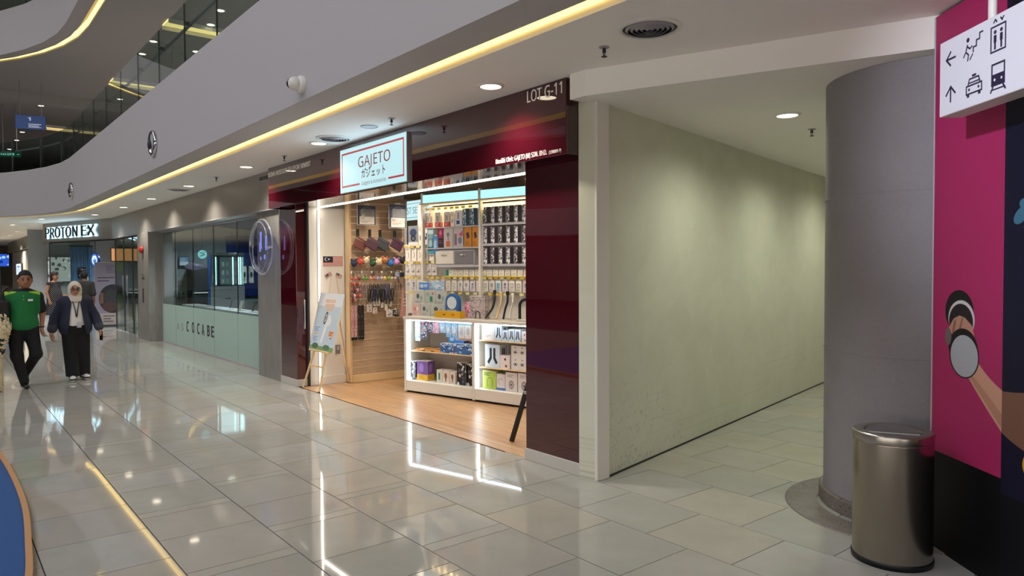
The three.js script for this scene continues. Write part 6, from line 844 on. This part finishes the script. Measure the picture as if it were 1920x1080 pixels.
{ // man in the green polo shirt
  const o = { skin: M.skin, lo: [-0.5, -0.02, -0.55], hi: [0.45, 1.45, 0.35], chestR: [0.185, 0.22, 0.115], bellyR: [0.165, 0.18, 0.12], hipR: [0.165, 0.14, 0.12], headR: [0.082, 0.112, 0.098],
    j: { chest: V(0, 1.2, 0), belly: V(0, 1.0, 0.01), hip: V(0, 0.87, 0), shL: V(0.185, 1.285, 0), shR: V(-0.185, 1.285, 0), elL: V(0.245, 1.04, -0.05), wrL: V(0.225, 0.83, 0.03), elR: V(-0.3, 1.05, -0.02), wrR: V(-0.33, 0.86, 0.12), hiL: V(0.09, 0.84, 0), knL: V(0.15, 0.47, 0.05), anL: V(0.05, 0.17, -0.32), hiR: V(-0.09, 0.84, 0), knR: V(-0.08, 0.46, 0.1), anR: V(0.0, 0.085, 0.1), head: V(0.04, 1.515, 0.03) },
    footDir: { L: [0, -0.07, 0.85], R: [0.1, 0, 1] }, hand: { L: { dir: [0, -1, 0.1], side: [0, 0.1, 1], curl: 1.2 }, R: { dir: [0.05, -0.7, 0.7], side: [0.3, 0.5, 0.5], curl: 1.3 } } };
  const P = person('man walking in a green polo shirt with black sleeves and black trousers', [-12.18, 0.0, -0.97], Math.PI / 2, o);
  const shirt = p => { let d = P.torso(p, 0.012); d = smin(d, ellip(p, [0, 0.9, 0], [0.19, 0.12, 0.14]), 0.05); for (const S of ['L', 'R']) { const a = P.J['sh' + S], b = P.J['el' + S], m = a.map((v, i) => v + (b[i] - v) * 0.72); d = smin(d, capsule(p, a, m, 0.068, 0.07), 0.04); } d = smin(d, capsule(p, [-0.1, 1.31, -0.01], [0.1, 1.31, -0.01], 0.055, 0.055), 0.06); d = smin(d, capsule(p, [0, 1.34, -0.01], [0.01, 1.385, 0], 0.075, 0.066), 0.04); return Math.max(d, 0.82 - p[1], p[1] - 1.405); };
  mk('polo_shirt', tinted(nets(shirt, [-0.45, 0.78, -0.3], [0.42, 1.46, 0.3], 0.0075), (x, y) => { const ax = Math.abs(x - 0.005); return y > 1.362 || ax > 0.205 ? 0x0c0f12 : y > 1.352 - 0.3 * (ax - 0.07) && ax > 0.08 ? 0x9cc83a : 0x0d6b32; }), vc(), P.t);
  mk('chest_badge', rbox(0.06, 0.03, 0.006, 0.002, 0.09, 1.24, 0.128), M.satin, P.t); mk('button', new THREE.SphereGeometry(0.006, 8, 6).translate(0.01, 1.3, 0.118), M.satin, P.t); mk('button', new THREE.SphereGeometry(0.006, 8, 6).translate(0.01, 1.25, 0.128), M.satin, P.t);
  const tr = p => { let d = ellip(p, [0, 0.86, 0], [0.18, 0.13, 0.135]); for (const S of ['L', 'R']) d = smin(d, P.leg(p, S, 0.018), 0.05); return Math.max(d, p[1] - 0.93, 0.06 - p[1]); };
  mk('trousers', nets(tr, [-0.3, 0.03, -0.5], [0.32, 0.96, 0.3], 0.012), std(0x0b0b0e, 0.85), P.t); shoesOf(P, o, M.blackGloss);
  const H = P.J.head; mk('hair', nets(p => Math.max(ellip(p, [H[0], H[1] + 0.03, H[2] - 0.012], [0.091, 0.122, 0.107]), -(p[1] - H[1] - 0.076 + Math.max(0, (H[2] + 0.06 - p[2])) * 1.1)), [H[0] - 0.12, H[1] - 0.1, H[2] - 0.15], [H[0] + 0.12, H[1] + 0.17, H[2] + 0.13], 0.007), M.blackMatt, P.t);
  mk('watch', new THREE.TorusGeometry(0.03, 0.008, 8, 20).rotateX(1.4).translate(0.226, 0.85, 0.022), M.black, P.t);
  const bag = thing('shoulder_bag', 'dark shoulder bag carried under the arm of the man in green', 'bag', [-12.12, 1.07, -0.74], Math.PI / 2); mk('body', rbox(0.15, 0.36, 0.28, 0.04, 0, 0, 0, 3), std(0x17130f, 0.7), bag); mk('strap', tube([[0.02, 0.17, 0.1], [0.0, 0.29, 0.1], [0.06, 0.34, 0.0], [0.02, 0.28, -0.1], [0.03, 0.17, -0.1]], 0.012, 24, 6), M.black, bag);
}
{ // woman in headscarf and navy jacket
  const o = { skin: M.skinPale, lo: [-0.5, -0.02, -0.3], hi: [0.5, 1.36, 0.35], chestR: [0.155, 0.19, 0.105], bellyR: [0.14, 0.16, 0.105], hipR: [0.165, 0.14, 0.12], headR: [0.074, 0.102, 0.09],
    j: { chest: V(0, 1.08, 0), belly: V(0, 0.92, 0.01), hip: V(0, 0.8, 0), shL: V(0.16, 1.19, 0), shR: V(-0.16, 1.19, 0), elL: V(0.27, 0.95, -0.03), wrL: V(0.32, 0.74, 0.06), elR: V(-0.26, 0.95, -0.04), wrR: V(-0.31, 0.73, 0.02), hiL: V(0.085, 0.78, 0), knL: V(0.1, 0.43, 0.02), anL: V(0.1, 0.085, -0.02), hiR: V(-0.085, 0.78, 0), knR: V(-0.08, 0.43, 0.05), anR: V(-0.06, 0.085, 0.1), head: V(0.0, 1.36, 0.03) },
    footDir: { L: [0.2, 0, 0.95], R: [-0.1, 0, 1] }, hand: { L: { dir: [0.05, -1, 0.15], side: [-0.1, 0.1, 1], curl: 1.2 }, R: { dir: [-0.05, -1, 0.1], side: [0.1, 0.1, 1], curl: 0.9 } } };
  const P = person('woman walking in cream headscarf, glasses, open navy jacket and wide black trousers', [-12.54, 0.0, -1.66], Math.PI / 2, o), H = P.J.head;
  mk('tee_shirt', nets(p => Math.max(P.torso(p, 0.006), 0.82 - p[1], p[1] - 1.25), [-0.3, 0.78, -0.2], [0.3, 1.3, 0.22], 0.012), M.satin, P.t);
  const tr = p => { let d = ellip(p, [0, 0.8, 0], [0.175, 0.15, 0.13]); for (const S of ['L', 'R']) { const a = P.J['hi' + S], c = P.J['an' + S]; d = smin(d, capsule(p, a, c, 0.105, 0.09), 0.05); } return Math.max(d, p[1] - 0.9, 0.07 - p[1]); };
  mk('trousers', nets(tr, [-0.3, 0.04, -0.25], [0.32, 0.93, 0.3], 0.012), std(0x0a0a0d, 0.85), P.t);
  const jk = p => { let d = P.torso(p, 0.026); d = smin(d, ellip(p, [0, 0.8, 0], [0.205, 0.2, 0.165]), 0.08); for (const S of ['L', 'R']) { const e = P.J['el' + S], w = P.J['wr' + S], m = e.map((v, i) => v + (w[i] - v) * 0.75); d = smin(d, capsule(p, P.J['sh' + S], e, 0.062, 0.064), 0.03); d = smin(d, capsule(p, e, m, 0.066, 0.066), 0.015); } const open = Math.max(Math.abs(p[0]) - 0.055 - Math.max(0, 1.18 - p[1]) * 0.13, -p[2]); return Math.max(d, -open, 0.69 - p[1] + (Math.abs(p[0]) > 0.24 ? -0.1 : 0), 0.105 - Math.hypot(p[0], p[2] - 0.0) - Math.max(0, 1.19 - p[1]) * 2); };
  mk('jacket', tinted(nets(jk, [-0.45, 0.62, -0.28], [0.46, 1.3, 0.28], 0.012), (x, y) => Math.abs(x) > 0.24 && y < 0.85 ? 0x3d404b : 0x23283a), vc(0.85), P.t);
  const hj = p => { let d = ellip(p, [H[0], H[1] + 0.015, H[2] - 0.02], [0.092, 0.122, 0.115]); d = smin(d, capsule(p, [0, 1.26, 0.02], [0, 1.3, 0.03], 0.085, 0.075), 0.06); d = smin(d, ellip(p, [0, 1.2, 0.02], [0.13, 0.06, 0.1]), 0.05); return Math.max(d, -ellip(p, [H[0] - 0.012, H[1] - 0.012, H[2] + 0.1], [0.058, 0.082, 0.09])); };
  mk('headscarf', nets(hj, [-0.17, 1.12, -0.16], [0.17, 1.52, 0.17], 0.008), std(0xcfc5b5, 0.8), P.t);
  mk('glasses', merge([new THREE.TorusGeometry(0.024, 0.003, 6, 20).translate(H[0] - 0.032, H[1] + 0.008, H[2] + 0.1), new THREE.TorusGeometry(0.024, 0.003, 6, 20).translate(H[0] + 0.032, H[1] + 0.008, H[2] + 0.1), bar([H[0] - 0.008, H[1] + 0.012, H[2] + 0.1], [H[0] + 0.008, H[1] + 0.012, H[2] + 0.1], 0.003), bar([H[0] - 0.056, H[1] + 0.01, H[2] + 0.1], [H[0] - 0.075, H[1] + 0.01, H[2] + 0.02], 0.003), bar([H[0] + 0.056, H[1] + 0.01, H[2] + 0.1], [H[0] + 0.075, H[1] + 0.01, H[2] + 0.02], 0.003)]), M.dark, P.t);
  mk('lanyard', tube([[-0.05, 1.22, 0.1], [-0.02, 1.08, 0.135], [0, 0.95, 0.14], [0.02, 1.08, 0.135], [0.05, 1.22, 0.1]], 0.007, 24, 5), M.black, P.t); mk('name_badge', rbox(0.06, 0.085, 0.006, 0.003, 0.03, 0.84, 0.155), M.lightGrey, P.t);
  for (const S of ['L', 'R']) { const a = P.J['an' + S]; mk('shoe', tinted(nets(p => Math.max(P.foot(p, S, 0.012), p[1] - a[1] - 0.02), [a[0] - 0.2, -0.03, a[2] - 0.2], [a[0] + 0.22, 0.14, a[2] + 0.24], 0.008), (x, y, z) => y < 0.028 || (y > 0.05 && z > a[2] + 0.05) ? 0xd9d6d0 : 0x121214), vc(0.5), P.t); }
  const ph = thing('mobile_phone', 'dark phone held in the hand of the woman in the navy jacket', 'phone', [-12.44, 0.655, -1.985], 0.4); mk('case', rbox(0.07, 0.14, 0.01, 0.005), M.black, ph); mk('screen', box(0.062, 0.126, 0.001, 0, 0, 0.0055), M.blackGloss, ph);
}
{ // two people further back
  const base = (dk) => ({ skin: dk ? M.skin : M.skinPale, lo: [-0.4, -0.02, -0.25], hi: [0.4, 1.45, 0.35], chestR: [0.165, 0.21, 0.11], bellyR: [0.15, 0.17, 0.115], hipR: [0.165, 0.14, 0.12], headR: [0.078, 0.108, 0.095], j: { chest: V(0, 1.17, 0), belly: V(0, 1.0, 0.01), hip: V(0, 0.87, 0), shL: V(0.175, 1.29, 0), shR: V(-0.175, 1.29, 0), elL: V(0.23, 1.02, -0.03), wrL: V(0.16, 0.92, 0.17), elR: V(-0.23, 1.02, -0.03), wrR: V(-0.22, 0.8, 0.05), hiL: V(0.09, 0.84, 0), knL: V(0.1, 0.46, 0.03), anL: V(0.1, 0.085, 0), hiR: V(-0.09, 0.84, 0), knR: V(-0.1, 0.46, 0.03), anR: V(-0.1, 0.085, 0.05), head: V(0, 1.5, 0.03) }, hand: { L: { dir: [-0.5, 0, 1], side: [0.3, 1, 0], curl: 1 }, R: { dir: [0, -1, 0.1], side: [0.1, 0, 1], curl: 1 } } });
  const o = base(0), P = person('woman in a sleeveless black polka dot dress standing outside the showroom', [-24.3, 0, -2.72], 2.2, o), H = P.J.head;
  const dots3 = nets(p => { let d = P.torso(p, 0.014); d = smin(d, capsule(p, [0, 0.95, 0], [0, 0.4, 0.02], 0.17, 0.27), 0.1); return Math.max(d, 0.38 - p[1], p[1] - 1.33); }, [-0.36, 0.34, -0.32], [0.36, 1.38, 0.34], 0.013);
  { const p = dots3.attributes.position, q = dots3.attributes.uv; for (let i = 0; i < p.count; i++) q.setXY(i, Math.abs(Math.atan2(p.getZ(i), p.getX(i))) * 3.4, p.getY(i) / 0.06); const m = canv(64, 64, c => { c.fillStyle = '#131419'; c.fillRect(0, 0, 64, 64); el(c, 16, 16, 8, 8, '#cfccc8'); el(c, 48, 48, 8, 8, '#cfccc8'); }, true); mk('dress', dots3, std(0xffffff, 0.8, { map: m }), P.t); } shoesOf(P, o, M.black);
  mk('hair', nets(p => Math.max(smin(ellip(p, [H[0], H[1] + 0.025, H[2] - 0.025], [0.095, 0.115, 0.112]), ellip(p, [H[0], H[1] - 0.06, H[2] - 0.07], [0.09, 0.12, 0.06]), 0.04), -(p[1] - H[1] - 0.03 + Math.max(0, H[2] + 0.02 - p[2]) * 3)), [-0.14, H[1] - 0.22, -0.18], [0.14, H[1] + 0.17, 0.16], 0.008), std(0x241a14, 0.7), P.t);
  const o2 = base(1), Q = person('person in dark clothes standing with back turned outside the showroom', [-22.3, 0, -3.18], -1.9, o2), G = Q.J.head;
  mk('shirt', nets(p => { let d = Q.torso(p, 0.016); for (const S of ['L', 'R']) { const a = Q.J['sh' + S], b = Q.J['el' + S]; d = smin(d, capsule(p, a, b, 0.068, 0.062), 0.04); } return Math.max(d, 0.8 - p[1], p[1] - 1.38); }, [-0.36, 0.76, -0.25], [0.36, 1.42, 0.25], 0.013), std(0x2b2c2a, 0.85), Q.t);
  mk('trousers', nets(p => { let d = ellip(p, [0, 0.86, 0], [0.18, 0.13, 0.135]); for (const S of ['L', 'R']) d = smin(d, Q.leg(p, S, 0.022), 0.05); return Math.max(d, p[1] - 0.93, 0.06 - p[1]); }, [-0.32, 0.03, -0.25], [0.32, 0.96, 0.3], 0.013), std(0x15161a, 0.85), Q.t); shoesOf(Q, o2, M.black);
  mk('hair', nets(p => Math.max(ellip(p, [G[0], G[1] + 0.028, G[2] - 0.018], [0.09, 0.114, 0.108]), -(p[1] - G[1] - 0.035 + Math.max(0, G[2] + 0.03 - p[2]) * 0.9)), [-0.13, G[1] - 0.1, -0.16], [0.13, G[1] + 0.17, 0.16], 0.008), M.blackMatt, Q.t);
}


renderer.render(scene, camera);
